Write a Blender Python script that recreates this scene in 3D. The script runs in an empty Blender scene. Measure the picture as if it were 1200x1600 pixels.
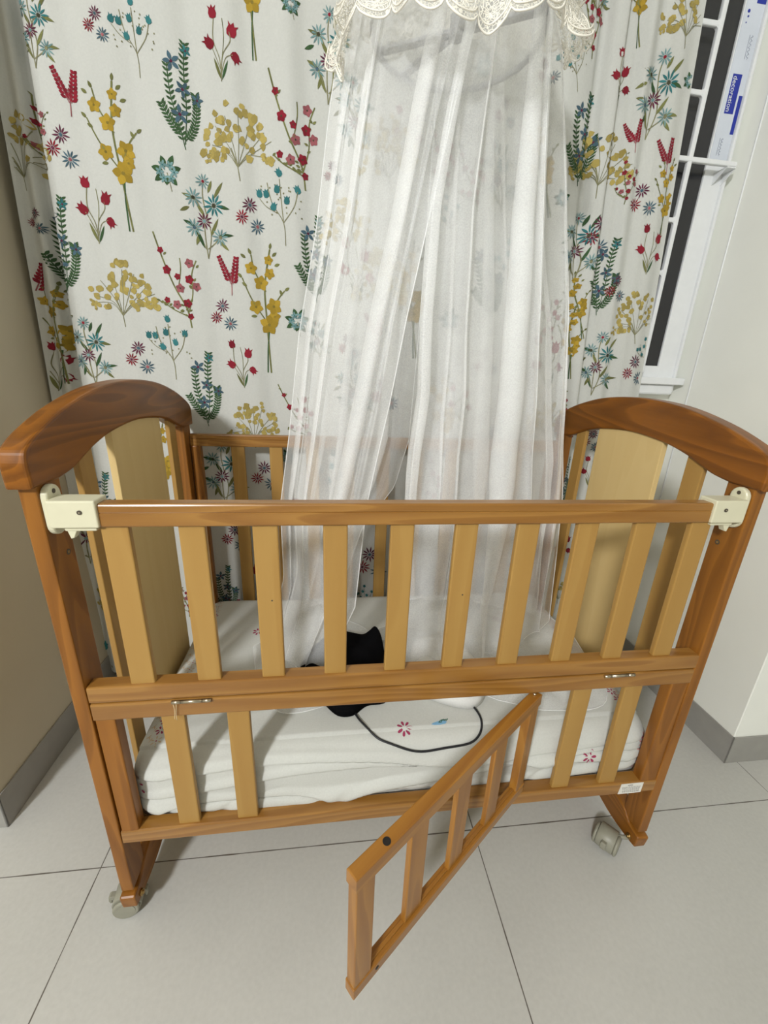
import bpy, bmesh, math, random
from mathutils import Vector, Matrix, noise
from mathutils.bvhtree import BVHTree
PI = math.pi
random.seed(7)
scene = bpy.context.scene
col = scene.collection

# ------------------------------------------------------------------ camera
CR = Vector((0.99159, -0.12344, 0.03883)); CU = Vector((0.00368, 0.32688, 0.94506)); CF = Vector((0.12935, 0.93697, -0.32459))
cam_d = bpy.data.cameras.new('camera'); cam = bpy.data.objects.new('camera', cam_d); col.objects.link(cam)
mw = Matrix.Identity(4)
for i in range(3):
    mw[i][0] = CR[i]; mw[i][1] = CU[i]; mw[i][2] = -CF[i]
mw[0][3], mw[1][3], mw[2][3] = 0.3883, -0.5485, 1.0213
cam.matrix_world = mw
cam_d.sensor_fit = 'VERTICAL'; cam_d.sensor_height = 36.0; cam_d.sensor_width = 27.0
cam_d.lens = 36.0 * 644.28 / 1600.0
cam_d.clip_start = 0.02
scene.camera = cam

# ------------------------------------------------------------------ world, light, exposure
w = bpy.data.worlds.new('night'); scene.world = w; w.use_nodes = True
w.node_tree.nodes['Background'].inputs[0].default_value = (0.010, 0.011, 0.013, 1)
w.node_tree.nodes['Background'].inputs[1].default_value = 1.0
scene.view_settings.view_transform = 'Standard'; scene.view_settings.look = 'None'
scene.cycles.max_bounces = 16; scene.cycles.diffuse_bounces = 10; scene.cycles.transmission_bounces = 12; scene.cycles.transparent_max_bounces = 32
scene.view_settings.gamma = 1.0; scene.view_settings.exposure = 0.0; scene.view_settings.use_curve_mapping = False
LD = bpy.data.lights.new('ceiling_light', 'AREA'); LD.shape = 'DISK'; LD.size = 0.34
LD.energy = 84.0; LD.color = (0.985, 1.0, 1.0)
LO = bpy.data.objects.new('ceiling_light', LD); col.objects.link(LO)
LO.location = (-0.93, -2.30, 2.22)
LO.rotation_euler = (Vector((0.5, 0.3, 0.6)) - Vector(LO.location)).to_track_quat('-Z', 'Y').to_euler()

# ------------------------------------------------------------------ helpers
def srgb(c):
    f = lambda v: (v / 12.92 if v <= 0.04045 else ((v + 0.055) / 1.055) ** 2.4)
    return tuple(f(x / 255.0) for x in c) + (1.0,)

def new_mat(name):
    m = bpy.data.materials.new(name); m.use_nodes = True
    nt = m.node_tree; b = nt.nodes['Principled BSDF']
    return m, nt, b

def plain(name, rgb, rough=0.5, metal=0.0, var=0.06, scale=40.0, bump=0.0):
    m, nt, b = new_mat(name)
    tc = nt.nodes.new('ShaderNodeTexCoord'); n = nt.nodes.new('ShaderNodeTexNoise')
    n.inputs['Scale'].default_value = scale; n.inputs['Detail'].default_value = 4
    nt.links.new(tc.outputs['Object'], n.inputs['Vector'])
    r = nt.nodes.new('ShaderNodeValToRGB'); c = srgb(rgb)
    r.color_ramp.elements[0].position = 0.3; r.color_ramp.elements[1].position = 0.7
    r.color_ramp.elements[0].color = tuple(x * (1 - var) for x in c[:3]) + (1,)
    r.color_ramp.elements[1].color = tuple(min(1, x * (1 + var)) for x in c[:3]) + (1,)
    nt.links.new(n.outputs['Fac'], r.inputs['Fac']); nt.links.new(r.outputs['Color'], b.inputs['Base Color'])
    b.inputs['Roughness'].default_value = rough; b.inputs['Metallic'].default_value = metal
    if bump:
        bp = nt.nodes.new('ShaderNodeBump'); bp.inputs['Strength'].default_value = bump; bp.inputs['Distance'].default_value = 0.002
        nt.links.new(n.outputs['Fac'], bp.inputs['Height']); nt.links.new(bp.outputs['Normal'], b.inputs['Normal'])
    return m

def wood(name, light, dark, axis, ring=55.0, strength=1.0, rough=0.36, coat=0.25, off=0.0):
    """straight-grained timber: rings in the cross plane, stretched along `axis`"""
    m, nt, b = new_mat(name); N = nt.nodes; L = nt.links
    tc = N.new('ShaderNodeTexCoord'); mp = N.new('ShaderNodeMapping')
    sc = [1.0, 1.0, 1.0]; sc['xyz'.index(axis)] = 0.09
    mp.inputs['Scale'].default_value = sc; mp.inputs['Location'].default_value = (off, off * 1.7, off * 0.6)
    L.new(tc.outputs['Object'], mp.inputs['Vector'])
    n1 = N.new('ShaderNodeTexNoise'); n1.inputs['Scale'].default_value = 9.0; n1.inputs['Detail'].default_value = 2
    L.new(mp.outputs['Vector'], n1.inputs['Vector'])
    mul = N.new('ShaderNodeMath'); mul.operation = 'MULTIPLY'; mul.inputs[1].default_value = ring * 0.22
    L.new(n1.outputs['Fac'], mul.inputs[0])
    fr = N.new('ShaderNodeMath'); fr.operation = 'FRACT'; L.new(mul.outputs[0], fr.inputs[0])
    rp = N.new('ShaderNodeValToRGB'); e = rp.color_ramp.elements
    e[0].position = 0.0; e[0].color = (0, 0, 0, 1); e[1].position = 0.72; e[1].color = (1, 1, 1, 1)
    x = e.new(0.93); x.color = (0.75, 0.75, 0.75, 1); x = e.new(1.0); x.color = (0, 0, 0, 1)
    L.new(fr.outputs[0], rp.inputs['Fac'])
    n2 = N.new('ShaderNodeTexNoise'); n2.inputs['Scale'].default_value = 260.0; n2.inputs['Detail'].default_value = 3
    L.new(mp.outputs['Vector'], n2.inputs['Vector'])
    mx = N.new('ShaderNodeMath'); mx.operation = 'MULTIPLY_ADD'; mx.inputs[1].default_value = 0.28 * strength
    L.new(n2.outputs['Fac'], mx.inputs[0])
    m2 = N.new('ShaderNodeMath'); m2.operation = 'MULTIPLY'; m2.inputs[1].default_value = 0.62 * strength
    L.new(rp.outputs['Color'], m2.inputs[0]); L.new(m2.outputs[0], mx.inputs[2])
    mix = N.new('ShaderNodeMix'); mix.data_type = 'RGBA'
    mix.inputs['A'].default_value = srgb(light); mix.inputs['B'].default_value = srgb(dark)
    L.new(mx.outputs[0], mix.inputs['Factor']); L.new(mix.outputs['Result'], b.inputs['Base Color'])
    b.inputs['Roughness'].default_value = rough; b.inputs['Coat Weight'].default_value = coat; b.inputs['Coat Roughness'].default_value = 0.22; b.inputs['Specular IOR Level'].default_value = 0.32
    return m

_wood_cache = {}
def W(kind, axis):
    k = (kind, axis)
    if k not in _wood_cache:
        P = {'crest': ((140, 84, 18), (94, 52, 6), 75, 1.0, 0.36, 0.10),
             'post': ((148, 95, 32), (106, 62, 14), 70, 0.9, 0.42, 0.08),
             'rail': ((158, 114, 54), (120, 76, 26), 80, 0.9, 0.34, 0.45),
             'slat': ((166, 130, 70), (150, 110, 52), 30, 0.6, 0.48, 0.12),
             'panel': ((206, 180, 126), (196, 166, 110), 40, 0.45, 0.55, 0.05),
             'gate': ((162, 112, 44), (126, 78, 24), 75, 0.9, 0.38, 0.25)}[kind]
        _wood_cache[k] = wood('%s_wood_%s' % (kind, axis), P[0], P[1], axis, P[2], P[3], P[4], P[5], off=len(_wood_cache) * 0.37)
    return _wood_cache[k]

class MB:
    """collects shapes in world coordinates; build() links them as ONE mesh object relative to its parent"""
    def __init__(self): self.bm = bmesh.new()
    def add(self, verts, faces, mi=0, smooth=False):
        vs = [self.bm.verts.new(v) for v in verts]; fs = []
        for f in faces:
            try:
                q = self.bm.faces.new([vs[i] for i in f]); q.material_index = mi; q.smooth = smooth; fs.append(q)
            except ValueError: pass
        return vs, fs
    def box(self, x0, x1, y0, y1, z0, z1, bev=0.0015, mi=0, seg=2, M=None):
        t = bmesh.new(); bmesh.ops.create_cube(t, size=1.0)
        for v in t.verts:
            v.co = Vector(((x0 + x1) / 2 + v.co.x * (x1 - x0), (y0 + y1) / 2 + v.co.y * (y1 - y0), (z0 + z1) / 2 + v.co.z * (z1 - z0)))
        if bev > 0: bmesh.ops.bevel(t, geom=list(t.edges), offset=bev, segments=seg, profile=0.5, affect='EDGES')
        self.merge(t, mi, M); return self
    def prism(self, pts, axis, a, b, bev=0.0, mi=0, seg=2, M=None):
        """outline pts (2-D) extruded along axis from a to b. axis x: pts=(y,z); y: (x,z); z: (x,y)"""
        t = bmesh.new()
        def mk(p, s): return {'x': (s, p[0], p[1]), 'y': (p[0], s, p[1]), 'z': (p[0], p[1], s)}[axis]
        A = [t.verts.new(mk(p, a)) for p in pts]; B = [t.verts.new(mk(p, b)) for p in pts]; n = len(pts)
        fa = t.faces.new(A); fb = t.faces.new(B[::-1])
        for i in range(n): t.faces.new([A[i], B[i], B[(i + 1) % n], A[(i + 1) % n]])
        bmesh.ops.recalc_face_normals(t, faces=list(t.faces))
        if bev > 0:
            ed = [e for e in t.edges if fa in e.link_faces or fb in e.link_faces]
            bmesh.ops.bevel(t, geom=ed, offset=bev, segments=seg, profile=0.5, affect='EDGES')
        bmesh.ops.triangulate(t, faces=[f for f in t.faces if len(f.verts) > 4])
        self.merge(t, mi, M); return self
    def merge(self, t, mi=0, M=None):
        if M is not None: bmesh.ops.transform(t, matrix=M, verts=t.verts)
        mp = {v: self.bm.verts.new(v.co) for v in t.verts}
        for f in t.faces:
            try:
                q = self.bm.faces.new([mp[v] for v in f.verts]); q.material_index = mi
            except ValueError: pass
        t.free()
    def cyl(self, p0, p1, r0, r1=None, n=20, mi=0, caps=True, bev=0.0):
        r1 = r0 if r1 is None else r1
        p0 = Vector(p0); p1 = Vector(p1); d = (p1 - p0).normalized()
        a = d.orthogonal().normalized(); b = d.cross(a)
        rings = [(p0, r0), (p1, r1)]
        if bev > 0: rings = [(p0, r0 - bev), (p0 + d * bev, r0), (p1 - d * bev, r1), (p1, r1 - bev)]
        vs = []
        for p, r in rings:
            for i in range(n):
                t = 2 * PI * i / n; vs.append(p + (a * math.cos(t) + b * math.sin(t)) * r)
        fs = []
        for k in range(len(rings) - 1):
            for i in range(n):
                j = (i + 1) % n; fs.append((k * n + i, k * n + j, (k + 1) * n + j, (k + 1) * n + i))
        V, F = self.add(vs, fs, mi, True)
        if caps:
            for idx, rev in ((0, True), (len(rings) - 1, False)):
                ring = [V[idx * n + i] for i in range(n)]
                if rev: ring = ring[::-1]
                f = self.bm.faces.new(ring); f.material_index = mi
        return self
    def tube(self, pts, r, n=8, mi=0, closed=False):
        pts = [Vector(p) for p in pts]; N = len(pts); rings = []
        prev = None
        for i in range(N):
            if closed: d = pts[(i + 1) % N] - pts[i - 1]
            else: d = pts[min(i + 1, N - 1)] - pts[max(i - 1, 0)]
            d.normalize()
            a = (prev - d * prev.dot(d)) if prev is not None else d.orthogonal()
            if a.length < 1e-6: a = d.orthogonal()
            a.normalize(); prev = a; b = d.cross(a)
            rr = r[i] if isinstance(r, (list, tuple)) else r
            rings.append([pts[i] + (a * math.cos(2 * PI * k / n) + b * math.sin(2 * PI * k / n)) * rr for k in range(n)])
        vs = [v for q in rings for v in q]; fs = []
        for i in range(N if closed else N - 1):
            j = (i + 1) % N
            for k in range(n):
                l = (k + 1) % n; fs.append((i * n + k, i * n + l, j * n + l, j * n + k))
        V, F = self.add(vs, fs, mi, True)
        if not closed:
            for s in (0, N - 1):
                ring = [V[s * n + k] for k in range(n)]
                try: self.bm.faces.new(ring if s else ring[::-1]).material_index = mi
                except ValueError: pass
        return self
    def grid(self, fn, nu, nv, mi=0, smooth=True):
        vs = [fn(i / nu, j / nv) for i in range(nu + 1) for j in range(nv + 1)]
        fs = [(i * (nv + 1) + j, (i + 1) * (nv + 1) + j, (i + 1) * (nv + 1) + j + 1, i * (nv + 1) + j + 1) for i in range(nu) for j in range(nv)]
        self.add(vs, fs, mi, smooth); return self
    def build(self, name, mats, parent=None, smooth_angle=None):
        loc = Vector((0, 0, 0))
        if parent is not None:
            q = parent
            while q is not None: loc += q.location; q = q.parent
        for v in self.bm.verts: v.co -= loc
        bmesh.ops.recalc_face_normals(self.bm, faces=[f for f in self.bm.faces]) if smooth_angle != 'keep' else None
        me = bpy.data.meshes.new(name); self.bm.to_mesh(me); self.bm.free()
        for m in (mats if isinstance(mats, (list, tuple)) else [mats]): me.materials.append(m)
        o = bpy.data.objects.new(name, me); col.objects.link(o)
        if parent is not None: o.parent = parent
        return o

def empty(name, loc, label, cat, group=None):
    o = bpy.data.objects.new(name, None); col.objects.link(o); o.location = loc
    o.empty_display_size = 0.05
    o['label'] = label; o['category'] = cat
    if group: o['group'] = group
    return o
def tag(o, label=None, cat=None, group=None, kind=None):
    if label: o['label'] = label
    if cat: o['category'] = cat
    if group: o['group'] = group
    if kind: o['kind'] = kind
    return o

def spline(pts, n=6):
    out = []; N = len(pts)
    for i in range(N - 1):
        p0 = pts[max(i - 1, 0)]; p1 = pts[i]; p2 = pts[i + 1]; p3 = pts[min(i + 2, N - 1)]
        for k in range(n):
            t = k / n
            out.append(tuple(0.5 * ((2 * b) + (-a + c) * t + (2 * a - 5 * b + 4 * c - d) * t * t + (-a + 3 * b - 3 * c + d) * t ** 3)
                             for a, b, c, d in zip(p0, p1, p2, p3)))
    out.append(tuple(pts[-1])); return out
def lerp(a, b, t): return a + (b - a) * t
def interp(tab, x):
    if x <= tab[0][0]: return tab[0][1]
    for (a, fa), (b, fb) in zip(tab, tab[1:]):
        if x <= b:
            t = (x - a) / (b - a); t = t * t * (3 - 2 * t); return fa + (fb - fa) * t
    return tab[-1][1]
def lin(tab, x):
    if x <= tab[0][0]: return tab[0][1]
    for (a, fa), (b, fb) in zip(tab, tab[1:]):
        if x <= b: return fa + (fb - fa) * (x - a) / (b - a)
    return tab[-1][1]

# ------------------------------------------------------------------ room shell
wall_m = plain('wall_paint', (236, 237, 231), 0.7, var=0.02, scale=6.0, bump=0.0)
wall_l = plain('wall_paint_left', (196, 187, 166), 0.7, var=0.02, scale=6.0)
base_m = plain('skirting_tile', (150, 148, 143), 0.5, var=0.05, scale=25.0)
white_m = plain('window_white_enamel', (222, 224, 226), 0.35, var=0.02)
ceil_m = plain('ceiling_paint', (225, 222, 215), 0.8, var=0.02)

def floor_mat():
    m, nt, b = new_mat('floor_tiles'); N = nt.nodes; L = nt.links
    tc = N.new('ShaderNodeTexCoord'); sp = N.new('ShaderNodeSeparateXYZ'); L.new(tc.outputs['Object'], sp.inputs[0])
    def math_(op, a, bb=None):
        q = N.new('ShaderNodeMath'); q.operation = op
        for i, v in enumerate((a, bb)):
            if v is None: continue
            if isinstance(v, (int, float)): q.inputs[i].default_value = v
            else: L.new(v, q.inputs[i])
        return q.outputs[0]
    def line(c, o):
        s = math_('DIVIDE', math_('SUBTRACT', c, o), 0.8193)
        f = math_('ABSOLUTE', math_('SUBTRACT', math_('FRACT', math_('ADD', s, 100.5)), 0.5))
        return f
    d = math_('MINIMUM', line(sp.outputs['X'], -0.0978), line(sp.outputs['Y'], 0.0986))
    nz = N.new('ShaderNodeTexNoise'); nz.inputs['Scale'].default_value = 14.0; nz.inputs['Detail'].default_value = 5
    L.new(tc.outputs['Object'], nz.inputs['Vector'])
    wd = math_('MULTIPLY', nz.outputs['Fac'], 0.0028)
    g = N.new('ShaderNodeMath'); g.operation = 'LESS_THAN'; L.new(d, g.inputs[0]); L.new(wd, g.inputs[1])
    n1 = N.new('ShaderNodeTexNoise'); n1.inputs['Scale'].default_value = 3.2; n1.inputs['Detail'].default_value = 6
    L.new(tc.outputs['Object'], n1.inputs['Vector'])
    n2 = N.new('ShaderNodeTexNoise'); n2.inputs['Scale'].default_value = 120; n2.inputs['Detail'].default_value = 3
    L.new(tc.outputs['Object'], n2.inputs['Vector'])
    r = N.new('ShaderNodeValToRGB'); e = r.color_ramp.elements
    e[0].position = 0.3; e[0].color = srgb((180, 179, 175)); e[1].position = 0.7; e[1].color = srgb((194, 193, 189))
    L.new(math_('ADD', math_('MULTIPLY', n1.outputs['Fac'], 0.6), math_('MULTIPLY', n2.outputs['Fac'], 0.4)), r.inputs['Fac'])
    mix = N.new('ShaderNodeMix'); mix.data_type = 'RGBA'; L.new(g.outputs[0], mix.inputs['Factor'])
    L.new(r.outputs['Color'], mix.inputs['A']); mix.inputs['B'].default_value = srgb((96, 90, 84))
    L.new(mix.outputs['Result'], b.inputs['Base Color']); b.inputs['Roughness'].default_value = 0.42
    b.inputs['Specular IOR Level'].default_value = 0.4
    return m

PSI = -0.0048
def struct(o):
    o['kind'] = 'structure'; o.rotation_euler = (0, 0, PSI); return o
XL, XR, YF, YB, ZC = -0.3486, 1.5015, 0.2080, 0.750, 2.60
HB = 0.0934
b = MB(); b.box(-2.6, 3.4, -3.4, 1.0, -0.1, 0.0, 0); struct(b.build('floor', floor_mat()))
b = MB(); b.box(-2.6, 3.4, -3.4, 1.0, ZC, ZC + 0.1, 0); struct(b.build('ceiling', ceil_m))
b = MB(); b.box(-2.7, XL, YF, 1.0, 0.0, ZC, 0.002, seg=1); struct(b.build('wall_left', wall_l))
b = MB(); b.box(XR, 3.5, YF + 0.002, 1.0, 0.0, ZC, 0.002, seg=1); struct(b.build('wall_right', wall_m))
b = MB(); b.box(-2.7, 3.5, -3.5, -3.4, 0.0, ZC, 0); struct(b.build('wall_front', wall_m))
b = MB(); b.box(-2.7, -2.6, -3.4, YF, 0.0, ZC, 0); struct(b.build('wall_far_left', wall_m))
b = MB(); b.box(3.4, 3.5, -3.4, YF, 0.0, ZC, 0); struct(b.build('wall_far_right', wall_m))
# back wall with the window opening
WX0, WX1, WZ0, WZ1 = -0.05, 1.478, 1.000, 2.35
b = MB()
b.box(XL, WX0, YB, YB + 0.14, 0, ZC, 0); b.box(WX1, XR, YB, YB + 0.14, 0, ZC, 0)
b.box(WX0, WX1, YB, YB + 0.14, 0, WZ0, 0); b.box(WX0, WX1, YB, YB + 0.14, WZ1, ZC, 0)
struct(b.build('wall_back', wall_m))
# skirting
b = MB(); b.box(XL, XL + 0.004, YF - 0.004, YB, 0, HB, 0.0008, seg=1); b.box(-2.6, XL + 0.004, YF - 0.004, YF, 0, HB, 0.0008, seg=1); struct(b.build('baseboard_left', base_m))
b = MB(); b.box(XR - 0.004, XR, YF - 0.002, YB, 0, HB, 0.0008, seg=1); b.box(XR - 0.004, 3.4, YF - 0.002, YF + 0.002, 0, HB, 0.0008, seg=1); struct(b.build('baseboard_right', base_m))
b = MB(); b.box(XL + .004, XR - .004, YB - 0.004, YB, 0, HB, 0.0008, seg=1); struct(b.build('baseboard_back', base_m))
# thin sealant bead running up the right wall
b = MB(); b.cyl((XR - 0.001, 0.675, HB), (XR - 0.001, 0.675, ZC), 0.0022, n=8); struct(b.build('trim_1', white_m))

# window: white frame standing proud of the wall, dark pane, moulding, sill
bl = plain('printed_blue_film', (24, 44, 150), 0.4); film = plain('protective_film', (205, 211, 222), 0.3, var=0.05, scale=12)
ink = plain('film_grey_ink', (120, 128, 150), 0.5); dark_hole = plain('dark_screw_hole', (20, 20, 20), 0.6)
b = MB()
FX0, FX1 = WX0, 1.474
for (x0, x1) in ((1.414, FX1), (FX0, FX0 + 0.045)):
    b.box(x0, x1 - 0.0, 0.722, YB + 0.06, WZ0, WZ1, 0.002)
b.box(FX0, FX1, 0.7225, YB + 0.06, WZ0 - 0.005, 1.068, 0.002); b.box(FX0, FX1, 0.7225, YB + 0.06, WZ1 - 0.05, WZ1, 0.002)
b.box(0.69, 0.75, 0.7235, YB + 0.06, WZ0, WZ1, 0.002)
b.box(1.4700, 1.4790, 0.713, 0.75, WZ0 - 0.01, WZ1, 0.003)            # raised outer moulding
win = struct(b.build('window_1', white_m))
b = MB(); b.box(FX0, XR - 0.008, 0.692, 0.75, 1.013, 1.034, 0.003); b.box(FX0, XR - 0.03, 0.705, 0.75, 0.982, 1.014, 0.006); s = b.build('window_sill', white_m, win)
glass_m, nt, bb = new_mat('night_glass'); bb.inputs['Base Color'].default_value = (0.02, 0.02, 0.022, 1); bb.inputs['Roughness'].default_value = 0.12; bb.inputs['IOR'].default_value = 1.5
nz = nt.nodes.new('ShaderNodeTexNoise'); nz.inputs['Scale'].default_value = 3; tcn = nt.nodes.new('ShaderNodeTexCoord'); nt.links.new(tcn.outputs['Object'], nz.inputs['Vector'])
cr = nt.nodes.new('ShaderNodeValToRGB'); cr.color_ramp.elements[0].color = (0.012, 0.012, 0.013, 1); cr.color_ramp.elements[1].color = (0.03, 0.03, 0.032, 1)
nt.links.new(nz.outputs['Fac'], cr.inputs['Fac']); nt.links.new(cr.outputs['Color'], bb.inputs['Base Color'])
b = MB(); b.box(FX0 + 0.03, 0.70, 0.728, 0.733, 1.05, WZ1 - 0.03, 0); b.box(0.74, 1.43, 0.728, 0.733, 1.05, WZ1 - 0.03, 0); b.build('window_pane', glass_m, win)
# strip of protective film with printing on the frame
b = MB(); b.box(1.4170, 1.4690, 0.7208, 0.7219, 1.590, WZ1 - 0.06, 0, mi=0)
b.box(1.4268, 1.4526, 0.7202, 0.7209, 1.7025, 1.7845, 0, mi=1); b.box(1.4585, 1.4685, 0.7202, 0.7209, 1.660, 1.742, 0, mi=1)
b.box(1.4437, 1.4685, 0.7202, 0.7209, 1.922, 2.00, 0, mi=1)
b.cyl((1.4275, 0.7202, 1.906), (1.4275, 0.7209, 1.906), 0.0036, n=10, mi=1); b.cyl((1.4290, 0.7202, 1.896), (1.4290, 0.7209, 1.896), 0.0022, n=10, mi=1); b.cyl((1.4270, 0.7202, 1.884), (1.4270, 0.7209, 1.884), 0.0014, n=10, mi=1)
def zig(cx, z0, z1, a):
    n = 18; pts = [(cx + a * math.sin(i * 1.9), 0.7205, lerp(z0, z1, i / n)) for i in range(n + 1)]
    b.tube(pts, 0.0005, 4, mi=2); b.tube([(cx - a * 1.8, 0.7205, z0), (cx - a * 1.8, 0.7205, z1)], 0.0004, 4, mi=2)
zig(1.4530, 1.815, 1.862, 0.0034); zig(1.4400, 1.612, 1.650, 0.0034)
b.build('protective_film', [film, bl, ink], win)
def text_mesh(body, size, M, mat, name, parent, ext=0.0002):
    cu = bpy.data.curves.new(name, 'FONT'); cu.body = body; cu.size = size; cu.extrude = ext
    cu.align_x = 'CENTER'; cu.align_y = 'CENTER'
    o = bpy.data.objects.new(name + '_tmp', cu); col.objects.link(o)
    dg = bpy.context.evaluated_depsgraph_get(); me = bpy.data.meshes.new_from_object(o.evaluated_get(dg))
    bpy.data.objects.remove(o); me.transform(M); me.materials.clear(); me.materials.append(mat)
    r = bpy.data.objects.new(name, me); col.objects.link(r); r.parent = parent; return r
Mt = Matrix.Translation((1.4345, 0.7198, 1.7430)) @ Matrix.Rotation(PI / 2, 4, 'X') @ Matrix.Rotation(-PI / 2, 4, 'Z')
text_mesh('decoration', 0.0170, Mt, white_m, 'film_lettering', win)

# iron security grille in front of the window
gr = empty('window_grille', (1.0, 0.675, 1.58), 'white iron security grille of rounded bars bolted in front of the dark window', 'window grille')
b = MB()
b.box(1.329, 1.342, 0.675, 0.687, 1.045, 2.30, 0.003)
b.build('upright_bar', white_m, gr)
for x in (1.05, 0.77, 0.49, 0.21):
    MB().box(x, x + 0.011, 0.675, 0.687, 1.045, 2.30, 0.003).build('upright_bar', white_m, gr)
MB().box(FX0, 1.342, 0.676, 0.686, 1.045, 1.056, 0.003).build('cross_bar', white_m, gr)
for z in (1.180, 1.315, 1.443, 1.717, 1.849, 1.98, 2.11):
    bb2 = MB(); bb2.box(FX0, 1.333, 0.676, 0.686, z - 0.006, z + 0.006, 0.003)
    for s_ in (-1, 1):       # small welded fillet in the corner
        bb2.prism([(1.321, z + s_ * .005)] + [(1.330 - .009 + .009 * math.sin(t), z + s_ * (.005 + .009 - .009 * math.cos(t))) for t in [PI / 2 * i / 5 for i in range(1, 6)]] + [(1.331, z + s_ * .005)], 'y', 0.677, 0.685)
    bb2.build('cross_bar', white_m, gr)
b = MB(); b.box(FX0, 1.474, 0.674, 0.686, 1.574, 1.586, 0.003); b.build('long_cross_bar', white_m, gr)
b = MB()
b.box(1.447, 1.474, 0.675, 0.722, 1.571, 1.574, 0.001)
b.prism([(0.675, 1.573), (0.721, 1.573), (0.721, 1.540)], 'x', 1.4455, 1.4480); b.prism([(0.675, 1.573), (0.721, 1.573), (0.721, 1.540)], 'x', 1.4720, 1.4745)
b.prism([(1.435, 1.600), (1.465, 1.600), (1.465, 1.508), (1.461, 1.501), (1.439, 1.501), (1.435, 1.508)], 'y', 0.7190, 0.7225, bev=.0008)
b.cyl((1.450, 0.7180, 1.555), (1.450, 0.7192, 1.555), 0.0034, mi=1, n=12); b.cyl((1.452, 0.7180, 1.519), (1.452, 0.7192, 1.519), 0.0034, mi=1, n=12)
b.build('mounting_bracket', [white_m, dark_hole], gr)

# ------------------------------------------------------------------ crib
CL = 1.0765     # outer length
cream = plain('cream_plastic', (206, 202, 176), 0.35, var=0.02)
metal = plain('brushed_steel', (190, 180, 160), 0.3, 1.0, var=0.05)
brass = plain('worn_brass', (170, 140, 90), 0.4, 1.0)
grey_pl = plain('grey_plastic', (140, 138, 124), 0.45, var=0.04)
grey_dk = plain('dark_grey_plastic', (70, 62, 50), 0.5)
crib = empty('crib', (0.54, 0.305, 0.0), 'wooden baby crib on casters with slatted sides, arched ends and a small gate swung open', 'crib')

TOP = [(-.012, .866), (-.013, .885), (-.012, .902), (-.004, .917), (.03, .935), (.095, .958), (.19, .979), (.305, .987), (.42, .979), (.515, .958), (.58, .935), (.614, .917), (.622, .902), (.623, .885), (.622, .866)]
LOW = [(.565, .866), (.53, .872), (.50, .882), (.46, .895), (.40, .907), (.305, .914), (.21, .907), (.15, .895), (.11, .882), (.08, .872), (.045, .866)]
TOPS = spline(TOP, 5); LOWS = spline(LOW, 5)
def low_z(y):
    P = [(a, c) for a, c in LOWS][::-1]; return lin(P, y)
for side in (0, 1):
    x0, x1 = (-.0055, .0262) if side == 0 else (CL - .0262, CL + .0055)
    b = MB(); b.prism(TOPS + LOWS, 'x', x0, x1, bev=0.0045, seg=3)
    b.build('arched_top_rail', W('crest', 'y'), crib)
    px0, px1 = (0, .0215) if side == 0 else (CL - .0215, CL)
    xc = .0145 if side == 0 else CL - .0145
    sgn = 1 if side == 0 else -1
    for (y0, y1) in ((0.0, 0.050), (0.560, 0.610)):
        b = MB(); b.box(px0, px1, y0, y1, 0.085, 0.869, 0.0022)
        if y0 == 0:   # bolt hole on the inner face
            xi = px1 if side == 0 else px0
            b.cyl((xi - .0002 * sgn, .034, .762), (xi + .0005 * sgn, .034, .762), .0042, n=14, mi=1)
            b.cyl((xi - .0002 * sgn, .034, .762), (xi + .0007 * sgn, .034, .762), .0022, n=10, mi=2)
        b.build('post', [W('post', 'z'), grey_dk, brass], crib)
    # flat centre board and two slats
    ys = [.208 + .21 * i / 14 for i in range(15)]
    b = MB(); b.prism([(.208, .235)] + [(.418, .235)] + [(y, low_z(y) + .006) for y in ys[::-1]], 'x', xc - .006, xc + .006, bev=.0012)
    b.build('end_panel', W('panel', 'z'), crib)
    for (y0, y1) in ((.104, .143), (.472, .511)):
        b = MB(); b.prism([(y0, .225), (y1, .225), (y1, low_z(y1) + .006), (y0, low_z(y0) + .006)], 'x', xc - .005, xc + .005, bev=.0015)
        b.build('end_slat', W('slat', 'z'), crib)
    b = MB(); b.box(px0, px1, .050, .560, .200, .236, .002); b.build('end_bottom_rail', W('rail', 'y'), crib)
    # foot rail: arched underneath, nose pokes out in front of and behind the post
    fx0, fx1 = (-.003, .0245) if side == 0 else (CL - .0245, CL + .003)
    prof = spline([(-.003, .045), (.03, .038), (.09, .034), (.18, .045), (.305, .052), (.43, .045), (.52, .034), (.58, .036), (.620, .040)], 4)
    top = spline([(.622, .062), (.618, .070), (.585, .078), (.56, .098), (.52, .105), (.43, .104), (.305, .106), (.18, .104), (.09, .105), (.05, .098), (.025, .080), (-.003, .076), (-.006, .068)], 4)
    b = MB(); b.prism(prof + top, 'x', fx0, fx1, bev=.003); b.build('foot_rail', W('post', 'y'), crib)

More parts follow.
